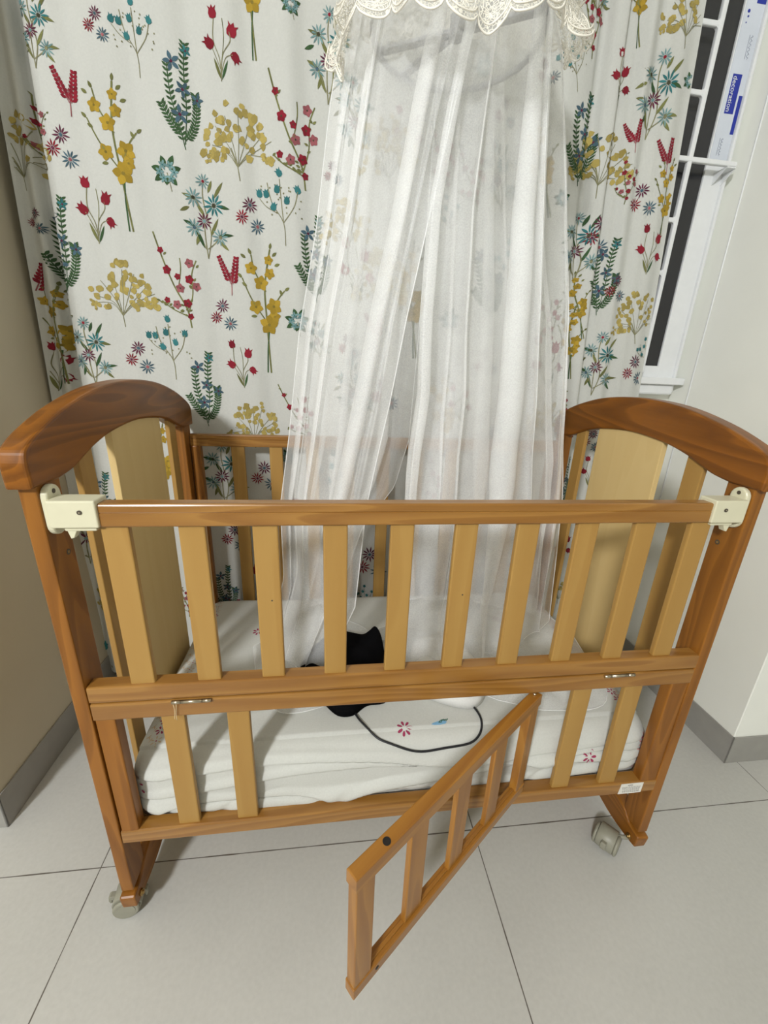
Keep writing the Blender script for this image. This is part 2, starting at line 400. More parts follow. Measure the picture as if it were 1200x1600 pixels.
# front drop side and fixed back side
AX0, AX1 = .0235, CL - .0205
def rail(name, y0, y1, z0, z1, x0=AX0, x1=AX1, mi='rail', groove=True, face=-1):
    """long rail along x with softened edges and a shallow moulded line near the top of its outer face"""
    e = .0028; zc = z0 + (z1 - z0) * .62
    if face < 0:
        pts = [(y0 + e, z0), (y1 - e, z0), (y1, z0 + e), (y1, z1 - e), (y1 - e, z1), (y0 + e, z1), (y0 + .0008, z1 - e * .35), (y0, z1 - e)]
        if groove: pts += [(y0, zc + .0011), (y0 + .0012, zc), (y0, zc - .0011)]
        pts += [(y0, z0 + e), (y0 + .0008, z0 + e * .35)]
    else:
        pts = [(y0 + e, z0), (y1 - e, z0), (y1, z0 + e), (y1, z1 - e), (y1 - e, z1), (y0 + e, z1), (y0, z1 - e), (y0, z0 + e)]
    b = MB(); b.prism(pts, 'x', x0, x1); return b.build(name, W(mi, 'x'), crib)
rail('drop_side_top_rail', 0.0, .023, .8105, .8432, .086, .991)
rail('drop_side_upper_middle_rail', 0.0, .026, .5228, .5520, groove=False)
rail('drop_side_lower_middle_rail', 0.0, .026, .4885, .5206, groove=False)
rail('drop_side_bottom_rail', 0.0, .028, .2112, .2412, groove=False)
for i in range(10):
    xc = .1018 + .09797 * i
    b = MB(); b.box(xc - .0177, xc + .0177, .0055, .0165, .548, .814, .0022)
    if i in (2, 5): b.cyl((xc + .004, .0052, .69), (xc + .004, .0058, .69), .0013, n=8, mi=1)
    b.build('drop_side_slat', [W('slat', 'z'), grey_dk], crib)
for xc in (.1365, .2375, .8455, .9475):
    MB().box(xc - .0180, xc + .0180, .0055, .0165, .238, .491, .0022).build('lower_side_slat', W('slat', 'z'), crib)
for (x0, x1) in ((.0240, .0530), (1.0195, 1.0555)):
    b = MB(); b.box(x0, x1, .0015, .0245, .238, .491, .0025); b.build('side_stile', W('post', 'z'), crib)
# back side
rail('back_top_rail', .592, .612, .8120, .8440, groove=True)
rail('back_bottom_rail', .584, .610, .2112, .2412, groove=False)
rail('back_middle_rail', .590, .610, .4885, .5206, groove=False) if False else None
for xc in (.1415, .2420, .3405, .4400, .5395, .6385, .7380, .8370, .9370):
    MB().box(xc - .0175, xc + .0175, .596, .607, .238, .815, .0022).build('back_slat', W('slat', 'z'), crib)
for (x0, x1) in ((.0240, .0480), (1.0310, 1.0555)):
    b = MB(); b.box(x0, x1, .588, .611, .238, .814, .0025); b.build('back_stile', W('post', 'z'), crib)
# mattress support
b = MB(); b.box(.026, CL - .026, .030, .590, .214, .2235, .001); b.build('mattress_board', W('panel', 'x'), crib)

# latches at both ends of the top rail
def stadium(y0, y1, z0, z1, n=10):
    r = (y1 - y0) / 2; cy = (y0 + y1) / 2
    return [(cy + r * math.cos(t), z1 - r + r * math.sin(t)) for t in [PI * i / n for i in range(n + 1)]] + [(cy - r * math.cos(t), z0 + r - r * math.sin(t)) for t in [PI * i / n for i in range(n + 1)]]
for side in (0, 1):
    f = (lambda x: x) if side == 0 else (lambda x: CL - x)
    s = 1 if side == 0 else -1
    xs = sorted
    root_loc = (f(.055), .010, .812)
    # housing that grips the rail end
    b = MB(); a, c = xs((f(.0305), f(.0885)))
    b.box(a, c, -.0045, .0275, .8115, .8490, .0022, seg=3)
    lt = b.build('rail_latch', cream, crib)
    # plate on the post
    b = MB(); a, c = xs((f(.0216), f(.0310)))
    b.prism(stadium(.002, .032, .797, .8655), 'x', a, c, bev=.003, seg=3)
    xi = f(.0310)
    b.cyl((xi - .001 * s, .017, .8565), (xi + .0006 * s, .017, .8565), .0032, n=12, mi=1)
    b.build('post_plate', [cream, grey_dk], lt)
    a, c = xs((f(.0440), f(.0830)))
    b = MB(); b.box(a, c, .000, .022, .8060, .8118, .0015)
    a, c = xs((f(.0470), f(.0535)))
    tri = [(f(.046), .8075), (f(.0585), .8075), (f(.0530), .7960), (f(.0490), .7950)]
    b.prism(tri, 'y', .001, .012, bev=.001)
    b.build('release_lever', cream, lt)
    b = MB(); b.cyl((f(.0690), -.0045, .8335), (f(.0690), -.0056, .8335), .0030, n=14); b.cyl((f(.0690), -.0050, .8335), (f(.0690), -.0059, .8335), .0012, n=6, mi=1)
    b.build('screw', [grey_dk, metal], lt)
# barrel hinges between the two middle rails
for (x0, x1) in ((.142, .202), (.874, .932)):
    b = MB()
    for k, (a, c, r) in enumerate(((0, .0130, .0029), (.0136, .0455, .0029), (.0461, .0590, .0029))):
        b.cyl((x0 + a, -.0022, .5190), (x0 + c, -.0022, .5190), r, n=14)
    h = b.build('hinge', metal, crib)
    if x0 < .5:
        b = MB()
        for dx, ph in ((0, 0), (.0035, 1.4)):
            b.tube([(x0 + .002 + dx + .0012 * math.sin(t * 4 + ph), -.0035 - .0006 * math.sin(t * 3), .519 - .032 * t - .006 * dx * 100 * t) for t in [i / 10 for i in range(11)]], .00045, 5)
        b.build('loose_string', plain('cream_thread', (214, 198, 160), 0.8), h)
# maker's label on the bottom rail
lab_m = plain('paper_label', (218, 216, 210), 0.6); ink_m = plain('label_ink', (120, 118, 116), 0.6)
b = MB(); b.prism([(.975, .2125), (1.0262, .2125), (1.0272, .2395), (.9775, .2395)], 'y', -.0006, .0002)
b.box(.9925, 1.0035, -.0009, -.0005, .2345, .2362, 0, mi=1)
for k, z in enumerate((.2300, .2265, .2230, .2195, .2165)):
    x = .981 + .0006 * k
    while x < 1.021:
        wd = random.uniform(.0015, .005); b.box(x, min(x + wd, 1.022), -.0009, -.0005, z, z + .0011, 0, mi=1); x += wd + .0011
b.build('paper_label', [lab_m, ink_m], crib)

# swung-open gate in the lower side: pivots near its right end
GA = math.atan2(-.2500, -.3460)
GM = Matrix.Translation((.7525, .0145, 0)) @ Matrix.Rotation(GA, 4, 'Z')      # local +x runs from pivot towards the free end, local y across
GLn = .4285; gt, gb = .4855, .2480; gth = .0180
g = MB()
g.prism([(0, 0), (GLn, 0), (GLn, gth), (0, gth)], 'z', gt - .0245, gt, bev=.0018, M=GM)
g.cyl(GM @ Vector((.375, gth / 2 + .001, gt - .0005)), GM @ Vector((.375, gth / 2 + .001, gt + .0004)), .0052, n=18, mi=1)
gate = g.build('gate', [W('gate', 'x'), dark_hole], crib)
# a rail whose grain follows the gate: rotate the grain with its own mapping
def gate_wood(axis):
    m = W('gate', axis).copy(); m.name = 'gate_wood_turned'
    for n in m.node_tree.nodes:
        if n.type == 'MAPPING':
            n.inputs['Scale'].default_value = (1, 1, 1)
            pre = m.node_tree.nodes.new('ShaderNodeMapping'); pre.inputs['Rotation'].default_value = (0, 0, -GA)
            post = n; src = post.inputs['Vector'].links[0].from_socket
            m.node_tree.links.new(src, pre.inputs['Vector']); m.node_tree.links.new(pre.outputs['Vector'], post.inputs['Vector'])
            post.inputs['Scale'].default_value = (.09, 1, 1)
    return m
gwx = gate_wood('x'); gate.data.materials[0] = gwx
g = MB(); g.box(0, GLn, 0, gth, gb, gb + .0215, .0018, M=GM)
g.box(.004, GLn - .004, .0065, .0120, gb + .0205, gb + .0250, .001, M=GM)
g.cyl(GM @ Vector((.388, gth + .0001, gb + .0125)), GM @ Vector((.388, gth + .0006, gb + .0125)), .0028, n=12, mi=1)
g.build('gate_bottom_rail', [gwx, dark_hole], gate)
for (x0, x1) in ((.002, .031), (GLn - .031, GLn - .0015)):
    g = MB(); g.box(x0, x1, .0012, gth - .0012, gb + .0205, gt - .0235, .0018, M=GM); g.build('gate_stile', W('gate', 'z'), gate)
for xc in (.1145, .2140, .3135):
    g = MB(); g.box(xc - .0175, xc + .0175, .0045, .0135, gb + .0205, gt - .0235, .0018, M=GM); g.build('gate_slat', W('gate', 'z'), gate)
for (z0, z1) in ((gt - .001, .4895), (.2405, gb + .001)):
    MB().cyl(GM @ Vector((.012, gth * .5, z0)), GM @ Vector((.012, gth * .5, z1)), .0028, n=12).build('pivot_pin', metal, gate)

# casters
def caster(cx, cy, ang, side, front=True):
    M = Matrix.Translation((cx, cy, 0)) @ Matrix.Rotation(ang, 4, 'Z')      # local y = axle
    P = lambda *a: M @ Vector(a)
    R_ = .0235
    b = MB(); b.cyl(P(0, -.0185, .0265), P(0, .0185, .0265), R_ + .0022, n=40, bev=.0015)
    yb_ = .014 if front else .596; xf_ = .022 if side == 0 else CL - .022
    b.tube([(cx, cy, .030), (lerp(xf_, cx, .5), lerp(yb_, cy, .5), .040), (xf_, yb_, .048)], .0045, 8)
    c = b.build('caster', grey_pl, crib)
    for (y0, y1) in ((-.0255, -.0180), (.0180, .0255)):
        b = MB(); b.cyl(P(0, y0, R_), P(0, y1, R_), R_, n=32, bev=.0025)
        yy = y0 if y0 < 0 else y1
        b.cyl(P(0, yy, R_), P(0, yy + (.0008 if y0 > 0 else -.0008), R_), R_ * .72, n=28)
        b.build('wheel', grey_pl, c)
    for sx in ((-1, 1) if side == 0 else (-1,)):
        b = MB(); pr = [(sx * q[0], q[1]) for q in ((.020, .0300), (.029, .0300), (.029, .0225), (.0325, .0225), (.0345, .030), (.0335, .0380), (.030, .0400), (.020, .0385))]
        b.prism(pr, 'y', -.0055, .0055, bev=.0012, M=M)
        b.build('brake_tab', grey_pl, c)
    # bolt into the foot rail
    xf = .0245 if side == 0 else CL - .0245; s = 1 if side == 0 else -1
    yb = .014 if front else .596
    b = MB(); b.cyl((xf - .001 * s, yb, .054), (xf + .0035 * s, yb, .054), .0065, n=6); b.cyl((xf - .001 * s, yb, .054), (xf + .006 * s, yb, .054), .0035, n=12)
    b.build('bolt', brass, c)
caster(-.006, .0275, 0.12, 0); caster(1.0165, .0320, 0.66, 1)
caster(.030, .585, 0.5, 0, False); caster(1.03, .575, -0.4, 1, False)

# ------------------------------------------------------------------ mattress with printed sheet
def fabric(name, rgb, rough=0.9, scale=900.0, bump=0.25, attr=False, var=0.05, transl=0.0):
    m, nt, b = new_mat(name); N = nt.nodes; L = nt.links
    tc = N.new('ShaderNodeTexCoord')
    n1 = N.new('ShaderNodeTexNoise'); n1.inputs['Scale'].default_value = scale * .35; n1.inputs['Detail'].default_value = 3
    L.new(tc.outputs['Object'], n1.inputs['Vector'])
    n2 = N.new('ShaderNodeTexNoise'); n2.inputs['Scale'].default_value = 7.0; n2.inputs['Detail'].default_value = 4
    L.new(tc.outputs['Object'], n2.inputs['Vector'])
    r = N.new('ShaderNodeMapRange'); r.inputs['To Min'].default_value = 1 - var; r.inputs['To Max'].default_value = 1 + var
    r.inputs['From Min'].default_value = .3; r.inputs['From Max'].default_value = .7
    a = N.new('ShaderNodeMath'); a.operation = 'MULTIPLY_ADD'; a.inputs[1].default_value = .6
    L.new(n1.outputs['Fac'], a.inputs[0])
    a2 = N.new('ShaderNodeMath'); a2.operation = 'MULTIPLY'; a2.inputs[1].default_value = .4; L.new(n2.outputs['Fac'], a2.inputs[0]); L.new(a2.outputs[0], a.inputs[2])
    L.new(a.outputs[0], r.inputs['Value'])
    mx = N.new('ShaderNodeMix'); mx.data_type = 'RGBA'; mx.blend_type = 'MULTIPLY'; mx.inputs['Factor'].default_value = 1
    if attr:
        at = N.new('ShaderNodeAttribute'); at.attribute_name = 'print'; L.new(at.outputs['Color'], mx.inputs['A'])
    else: mx.inputs['A'].default_value = srgb(rgb)
    L.new(r.outputs['Result'], mx.inputs['B']); L.new(mx.outputs['Result'], b.inputs['Base Color'])
    b.inputs['Roughness'].default_value = rough; b.inputs['Specular IOR Level'].default_value = .15
    bp = N.new('ShaderNodeBump'); bp.inputs['Strength'].default_value = bump; bp.inputs['Distance'].default_value = .0006
    L.new(n1.outputs['Fac'], bp.inputs['Height']); L.new(bp.outputs['Normal'], b.inputs['Normal'])
    return m
MX0, MX1, MY0, MY1, MZ0, MZ1 = .034, 1.046, .031, .585, .2245, .361
def crease(x, z):
    """soft tucks of loose sheet on the front of the mattress"""
    d = 0.0; dz = 0.0
    w_ = noise.noise(Vector((x * 3.1, 1.7, z * 4))) * .9 + noise.noise(Vector((x * 9, 4.7, z * 9))) * .25
    for z0, sl, amp, wd, ph in ((.322, .012, .0065, .006, .3), (.296, -.018, .0075, .006, 1.9), (.272, .030, .0070, .005, 3.1), (.250, -.014, .0060, .005, 4.4)):
        zc = z0 + sl * math.sin(x * 5.3 + ph) + .016 * w_
        a = amp * 1.55 * min(1, (x - MX0 + .01) / .06, (MX1 + .01 - x) / .06) * (.45 + .55 * max(0, math.sin(x * 4.1 + ph * 2.1) * .6 + .5))
        q = (z - zc); dz -= a * 1.15 * math.exp(-((q - wd * .75) / (wd * .75)) ** 2)
        d += a * (math.exp(-((q - wd) / (wd * 1.3)) ** 2) - 1.7 * math.exp(-(q / (wd * .34)) ** 2))
    for k in range(5):
        q = (z - .245 - (x - .15 - k * .21) * (.22 + .05 * k)); d -= .003 * math.exp(-(q / .003) ** 2) * max(0, 1 - abs(x - .2 - k * .2) / .12)
    return d, dz
def mat_surf(u, v):
    # u along x 0..1, v around the section: 0 bottom front -> up -> top -> back
    r = .034
    x = lerp(MX0, MX1, u)
    segs = [('f', .105), ('c', .052), ('t', .49), ('d', .052), ('b', .105)]
    tot = sum(s[1] for s in segs); t = lin([(0, 0), (.45, .157 / tot), (.93, 1 - .157 / tot), (1, 1)], v) * tot
    ex = min(u, 1 - u) * (MX1 - MX0)
    er = .045; k = 0.0
    if ex < er: k = er - math.sqrt(max(0, er * er - (er - ex) ** 2))
    y0, y1, z1 = MY0 + k * .45, MY1 - k * .45, MZ1 - k * .55
    for n, l in segs:
        if t <= l + 1e-9:
            f = t / l
            if n == 'f': y, z, ny, nz = y0, lerp(MZ0, z1 - r, f), -1, 0
            elif n == 'c': a = f * PI / 2; y, z, ny, nz = y0 + r - r * math.cos(a), z1 - r + r * math.sin(a), -math.cos(a), math.sin(a)
            elif n == 't': y, z, ny, nz = lerp(y0 + r, y1 - r, f), z1, 0, 1
            elif n == 'd': a = f * PI / 2; y, z, ny, nz = y1 - r + r * math.sin(a), z1 - r + r * math.cos(a), math.sin(a), math.cos(a)
            else: y, z, ny, nz = y1, lerp(z1 - r, MZ0, f), 1, 0
            break
        t -= l
    bow = .010 * math.sin(PI * min(1, max(0, (z - MZ0) / (z1 - MZ0))))
    d = 0; dz = 0
    if ny < -.05:
        d, dz = crease(x, z); d = d * (-ny) + bow * (-ny) * .6 - .004; dz = dz * (-ny) * min(1, (z - MZ0) / .02)
    elif nz > .5:
        d = .0022 * noise.noise(Vector((x * 6, y * 6, 0))) + .0022 * noise.noise(Vector((x * 2.2, y * 14 + x * 4, 3)))
        d += .0035 * math.exp(-((y - .12 - .25 * (x - .2)) / .015) ** 2) * math.exp(-((x - .25) / .15) ** 2)
    return Vector((x, y + ny * d, z + nz * d + dz))
mm = MB(); mm.grid(mat_surf, 210, 200)
# close the ends and the underside
def end_cap(u):
    pts = [mat_surf(u, j / 200) for j in range(201)]; c = Vector((pts[0].x + (-.006 if u == 0 else .006), .3, .29))
    V = pts + [c]; mm.add(V, [(j, j + 1, 201) for j in range(200)], 0, True)
end_cap(0); end_cap(1)
mm.add([mat_surf(0, 0), mat_surf(1, 0), mat_surf(1, 1), mat_surf(0, 1)], [(0, 1, 2, 3)])
bmesh.ops.remove_doubles(mm.bm, verts=mm.bm.verts, dist=1e-5)
bmesh.ops.recalc_face_normals(mm.bm, faces=mm.bm.faces)
MBVH = BVHTree.FromBMesh(mm.bm)
def top_pt(x, y, h=.0004):
    q = MBVH.ray_cast(Vector((x, y, .6)), Vector((0, 0, -1)))
    return q[0] + q[1] * h if q[0] else Vector((x, y, .36))
def front_pt(x, z, h=.0006):
    q = MBVH.ray_cast(Vector((x, -.3, z)), Vector((0, 1, 0)))
    if not q[0]: return Vector((x, .03, z))
    n = q[1] if q[1].y < 0 else -q[1]
    return q[0] + n * h
pr_c = plain('print_crimson', (150, 50, 84), 0.9); pr_p = plain('print_rose', (206, 150, 140), 0.9); pr_b = plain('print_sky', (120, 170, 205), 0.9); pr_g = plain('print_green', (60, 100, 84), 0.9); pr_t = plain('print_tan', (190, 168, 140), 0.9)
def petal_print(fn, cx, cy, ang, l0, l1, wd, mi):
    n = 8; pts = []
    for i in range(n):
        t = 2 * PI * i / n; a = (l0 + l1) / 2 + (l1 - l0) / 2 * math.cos(t); b_ = wd * math.sin(t) * (1 + .35 * math.cos(t))
        pts.append(fn(cx + a * math.cos(ang) - b_ * math.sin(ang), cy + a * math.sin(ang) + b_ * math.cos(ang)))
    mm.add(pts, [tuple(range(n))], mi)
def flower_print(fn, cx, cy, r, n=6, mi=1, a0=0.0, a1=2 * PI):
    for k in range(n): petal_print(fn, cx, cy, a0 + (a1 - a0) * k / n, r * .25, r, r * .17, mi)
flower_print(top_pt, .531, .066, .0155, 7); 
petal_print(top_pt, .597, .070, .15, -.012, .022, .005, 3); petal_print(top_pt, .612, .076, .3, -.012, .006, .004, 4)
for k in range(5): petal_print(top_pt, .604 + .004 * k, .074 + .001 * k, .9, -.004, .004, .0012, 4)
flower_print(front_pt, .238, .272, .0125, 4, 1, PI, 2 * PI + .4); flower_print(front_pt, .905, .300, .0150, 7)
flower_print(top_pt, .70, .20, .014, 7); flower_print(top_pt, .20, .40, .014, 7); flower_print(top_pt, .86, .42, .014, 7)
def border(x, s):
    y = .075
    while y < .57:
        k = int(y * 100) % 3
        if k == 0: flower_print(top_pt, x, y, .011, 6, 1)
        else:
            for a in range(6): petal_print(top_pt, x, y, a * 1.05 + y * 9, .004, .011, .0013, 5 if s < 0 else 2)
            petal_print(top_pt, x, y, 0, -.0016, .0016, .0016, 1)
        for q in range(4): petal_print(top_pt, x + s * .014, y + .006 * q, 1.1 + q * .9, .000, .010, .0011, 5 if s < 0 else 2)
        y += .024
border(.070, -1); border(1.012, 1)
for z in [.24 + .014 * i for i in range(7)]:
    petal_print(front_pt, .050 + .004 * math.sin(z * 90), z, z * 40, -.001, .006, .002, 1)
    for a in range(4): petal_print(front_pt, 1.030 - .004 * math.sin(z * 70), z, a * 1.3 + z * 60, 0, .010, .0012, 2)
    petal_print(front_pt, 1.028, z + .004, z * 90, 0, .006, .0016, 1)
mattress = mm.build('crib_mattress', [fabric('white_sheet', (196, 197, 192)), pr_c, pr_p, pr_b, pr_g, pr_t], None, 'keep')
tag(mattress, 'small mattress in a rumpled white sheet with crimson flower prints, lying in the crib', 'mattress')

# things lying on the mattress
blk, nt, bb = new_mat('black_cloth'); bb.inputs['Roughness'].default_value = .95; bb.inputs['Specular IOR Level'].default_value = .05
nz = nt.nodes.new('ShaderNodeTexNoise'); nz.inputs['Scale'].default_value = 400; cr = nt.nodes.new('ShaderNodeValToRGB'); cr.color_ramp.elements[0].color = (.002, .002, .0025, 1); cr.color_ramp.elements[1].color = (.006, .006, .007, 1)
tcn = nt.nodes.new('ShaderNodeTexCoord'); nt.links.new(tcn.outputs['Object'], nz.inputs['Vector']); nt.links.new(nz.outputs['Fac'], cr.inputs['Fac']); nt.links.new(cr.outputs['Color'], bb.inputs['Base Color'])
def lump(outline, height, seed, n=20, rough=.012):
    """cloth heap: outline (x,y) list on the mattress, domed with folds"""
    cx = sum(p[0] for p in outline) / len(outline); cy = sum(p[1] for p in outline) / len(outline)
    o = spline(list(outline) + [outline[0]], 5)[:-1]; m = len(o); b = MB(); vs = []
    for k in range(n + 1):
        s = 1 - k / n
        for (x, y) in o:
            px, py = cx + (x - cx) * s, cy + (y - cy) * s
            h = height(px, py) * (1 - s ** 5) ** .5
            h += rough * noise.noise(Vector((px * 18, py * 18, seed))) * (1 - s ** 3)
            vs.append(Vector((px, py, top_pt(px, py).z + .0012 + max(0, h))))
    fs = [(k * m + i, k * m + (i + 1) % m, (k + 1) * m + (i + 1) % m, (k + 1) * m + i) for k in range(n) for i in range(m)]
    b.add(vs, fs, 0, True); b.add([v.copy() for v in vs[:m]], [tuple(range(m))]); bmesh.ops.remove_doubles(b.bm, verts=b.bm.verts, dist=2e-4)
    return b
hb = lambda x, y: .046 + .012 * math.exp(-((x - .505) / .03) ** 2 - ((y - .335) / .04) ** 2) + .004 * math.exp(-((x - .40) / .03) ** 2)
o = lump([(.376, .135), (.402, .104), (.432, .102), (.462, .125), (.505, .135), (.512, .20), (.520, .29), (.514, .356), (.500, .350), (.474, .336), (.440, .350), (.400, .36), (.340, .30), (.312, .22), (.330, .16)], hb, 3.0).build('black_cloth', blk)
tag(o, 'crumpled black cloth bundle lying on the white mattress, half under the net', 'clothing')
wh = fabric('white_cotton', (222, 222, 220), .85, bump=.1)
hw = lambda x, y: .030 + .03 * math.exp(-((x - .66) / .05) ** 2 - ((y - .25) / .06) ** 2) + .010 * abs(math.sin(x * 55 + y * 30))
o = lump([(.560, .160), (.600, .130), (.650, .105), (.690, .103), (.722, .135), (.735, .19), (.72, .27), (.67, .33), (.605, .325), (.575, .27), (.548, .21)], hw, 9.0).build('folded_white_cloth', wh)
tag(o, 'crumpled white cotton cloth lying beside the black bundle on the mattress', 'cloth')
cab = plain('black_rubber', (16, 18, 24), 0.5)
pts = [(.425, .125), (.434, .115), (.443, .091), (.465, .062), (.487, .043), (.532, .0235), (.577, .0165), (.627, .0165), (.662, .024), (.681, .047), (.690, .070), (.688, .095), (.678, .118), (.660, .140)]
sp = spline(pts, 5); P3 = []
for (x, y) in sp:
    if y < .045:
        q = MBVH.find_nearest(Vector((x, y, .350 + (y - .0165) * .35))); P3.append(q[0] + q[1] * .0026)
    else: P3.append(top_pt(x, y, .0026))
for _ in range(6): P3 = [P3[0]] + [(P3[i - 1] + P3[i] * 2 + P3[i + 1]) / 4 for i in range(1, len(P3) - 1)] + [P3[-1]]
P3 = [P3[0] + Vector((-.012, .006, .02)), P3[0] + Vector((-.004, .003, .012))] + P3
b = MB(); b.tube(P3, .0022, 8); o = b.build('cable', cab); tag(o, 'thin black cable looping out of the black bundle over the white mattress', 'cable')
b = MB(); b.tube([top_pt(x, y, .0012) for x, y in spline([(.700, .125), (.688, .112), (.672, .104), (.660, .108), (.655, .122)], 5)], .0007, 6)
o = b.build('pink_thread', plain('pink_thread', (190, 120, 140), .8)); tag(o, 'short curl of pink thread beside the black cable on the mattress', 'thread')

# ------------------------------------------------------------------ printed curtain
YTAB = [(-.335, .668), (-.318, .690), (-.290, .674), (-.272, .700), (-.258, .697), (-.246, .655), (-.225, .651), (-.17, .655), (-.11, .651), (-.05, .656), (.02, .651), (.08, .657), (.15, .652),
        (.22, .656), (.30, .651), (.37, .657), (.45, .652), (.53, .658), (.62, .651), (.70, .657), (.78, .652), (.86, .657), (.915, .664), (.945, .649), (1.00, .652), (1.045, .656),
        (1.065, .663), (1.088, .647), (1.115, .645), (1.135, .664), (1.165, .658), (1.195, .647), (1.225, .658), (1.255, .650), (1.285, .647), (1.325, .652)]
def cur_x(u, z):
    k = max(0, min(1, (u - .85) / .35)); k2 = max(0, min(1, (-.1 - u) / .2))
    return u - .072 * k * (z - 1.0) + .035 * k2 * (z - 1.0)
def cur_u(x, z):
    u = x
    for _ in range(6): u = x + (u - cur_x(u, z))
    return u
def cur_y(u, z):
    f = 1.0
    y = interp(YTAB, u)
    if u > -.245: y = .652 + (y - .652) * (1.45 + .25 * math.sin(z * 2.1 + u * 3))
    y += .0030 * math.sin(2 * PI * u / .118 + 1.1 * z) + .0013 * math.sin(2 * PI * u / .061 + 2.3 * z + 1) + .0025 * noise.noise(Vector((u * 4, z * 3.0, 2)))
    if u > -.06: y = min(y, .6700 + .1 * max(0, y - .6700)) 
    return y
def cur(u, z): return Vector((cur_x(u, z), cur_y(u, z), z))
def cur_n(u, z):
    e = .002; a = cur(u + e, z) - cur(u - e, z); b_ = cur(u, z + e) - cur(u, z - e)
    n = a.cross(b_).normalized()
    return n if n.y < 0 else -n
LINEN = (191, 192, 188)
CP = {'cr': (142, 40, 54), 'pl': (104, 52, 74), 'te': (62, 124, 128), 'pb': (122, 156, 158), 'bl': (78, 104, 118), 'gr': (66, 94, 62), 'ol': (122, 124, 78), 'og': (142, 140, 108),
      'ye': (178, 160, 92), 'go': (178, 148, 56), 'gd': (138, 120, 56), 'pk': (164, 96, 102), 'dk': (74, 74, 58)}
CP = {k: tuple(v * .88 for v in c) for k, c in CP.items()}
cv = MB(); ccol = []      # per-face colours
NU, NV = 330, 80
Z0c, Z1c = .035, 2.45
us = [lerp(-.333, 1.325, i / NU) for i in range(NU + 1)]
V = [cur(u, lerp(Z0c, Z1c, j / NV)) for u in us for j in range(NV + 1)]
F = [(i * (NV + 1) + j, (i + 1) * (NV + 1) + j, (i + 1) * (NV + 1) + j + 1, i * (NV + 1) + j + 1) for i in range(NU) for j in range(NV)]
cv.add(V, F, 0, True); ccol += [LINEN] * len(F)
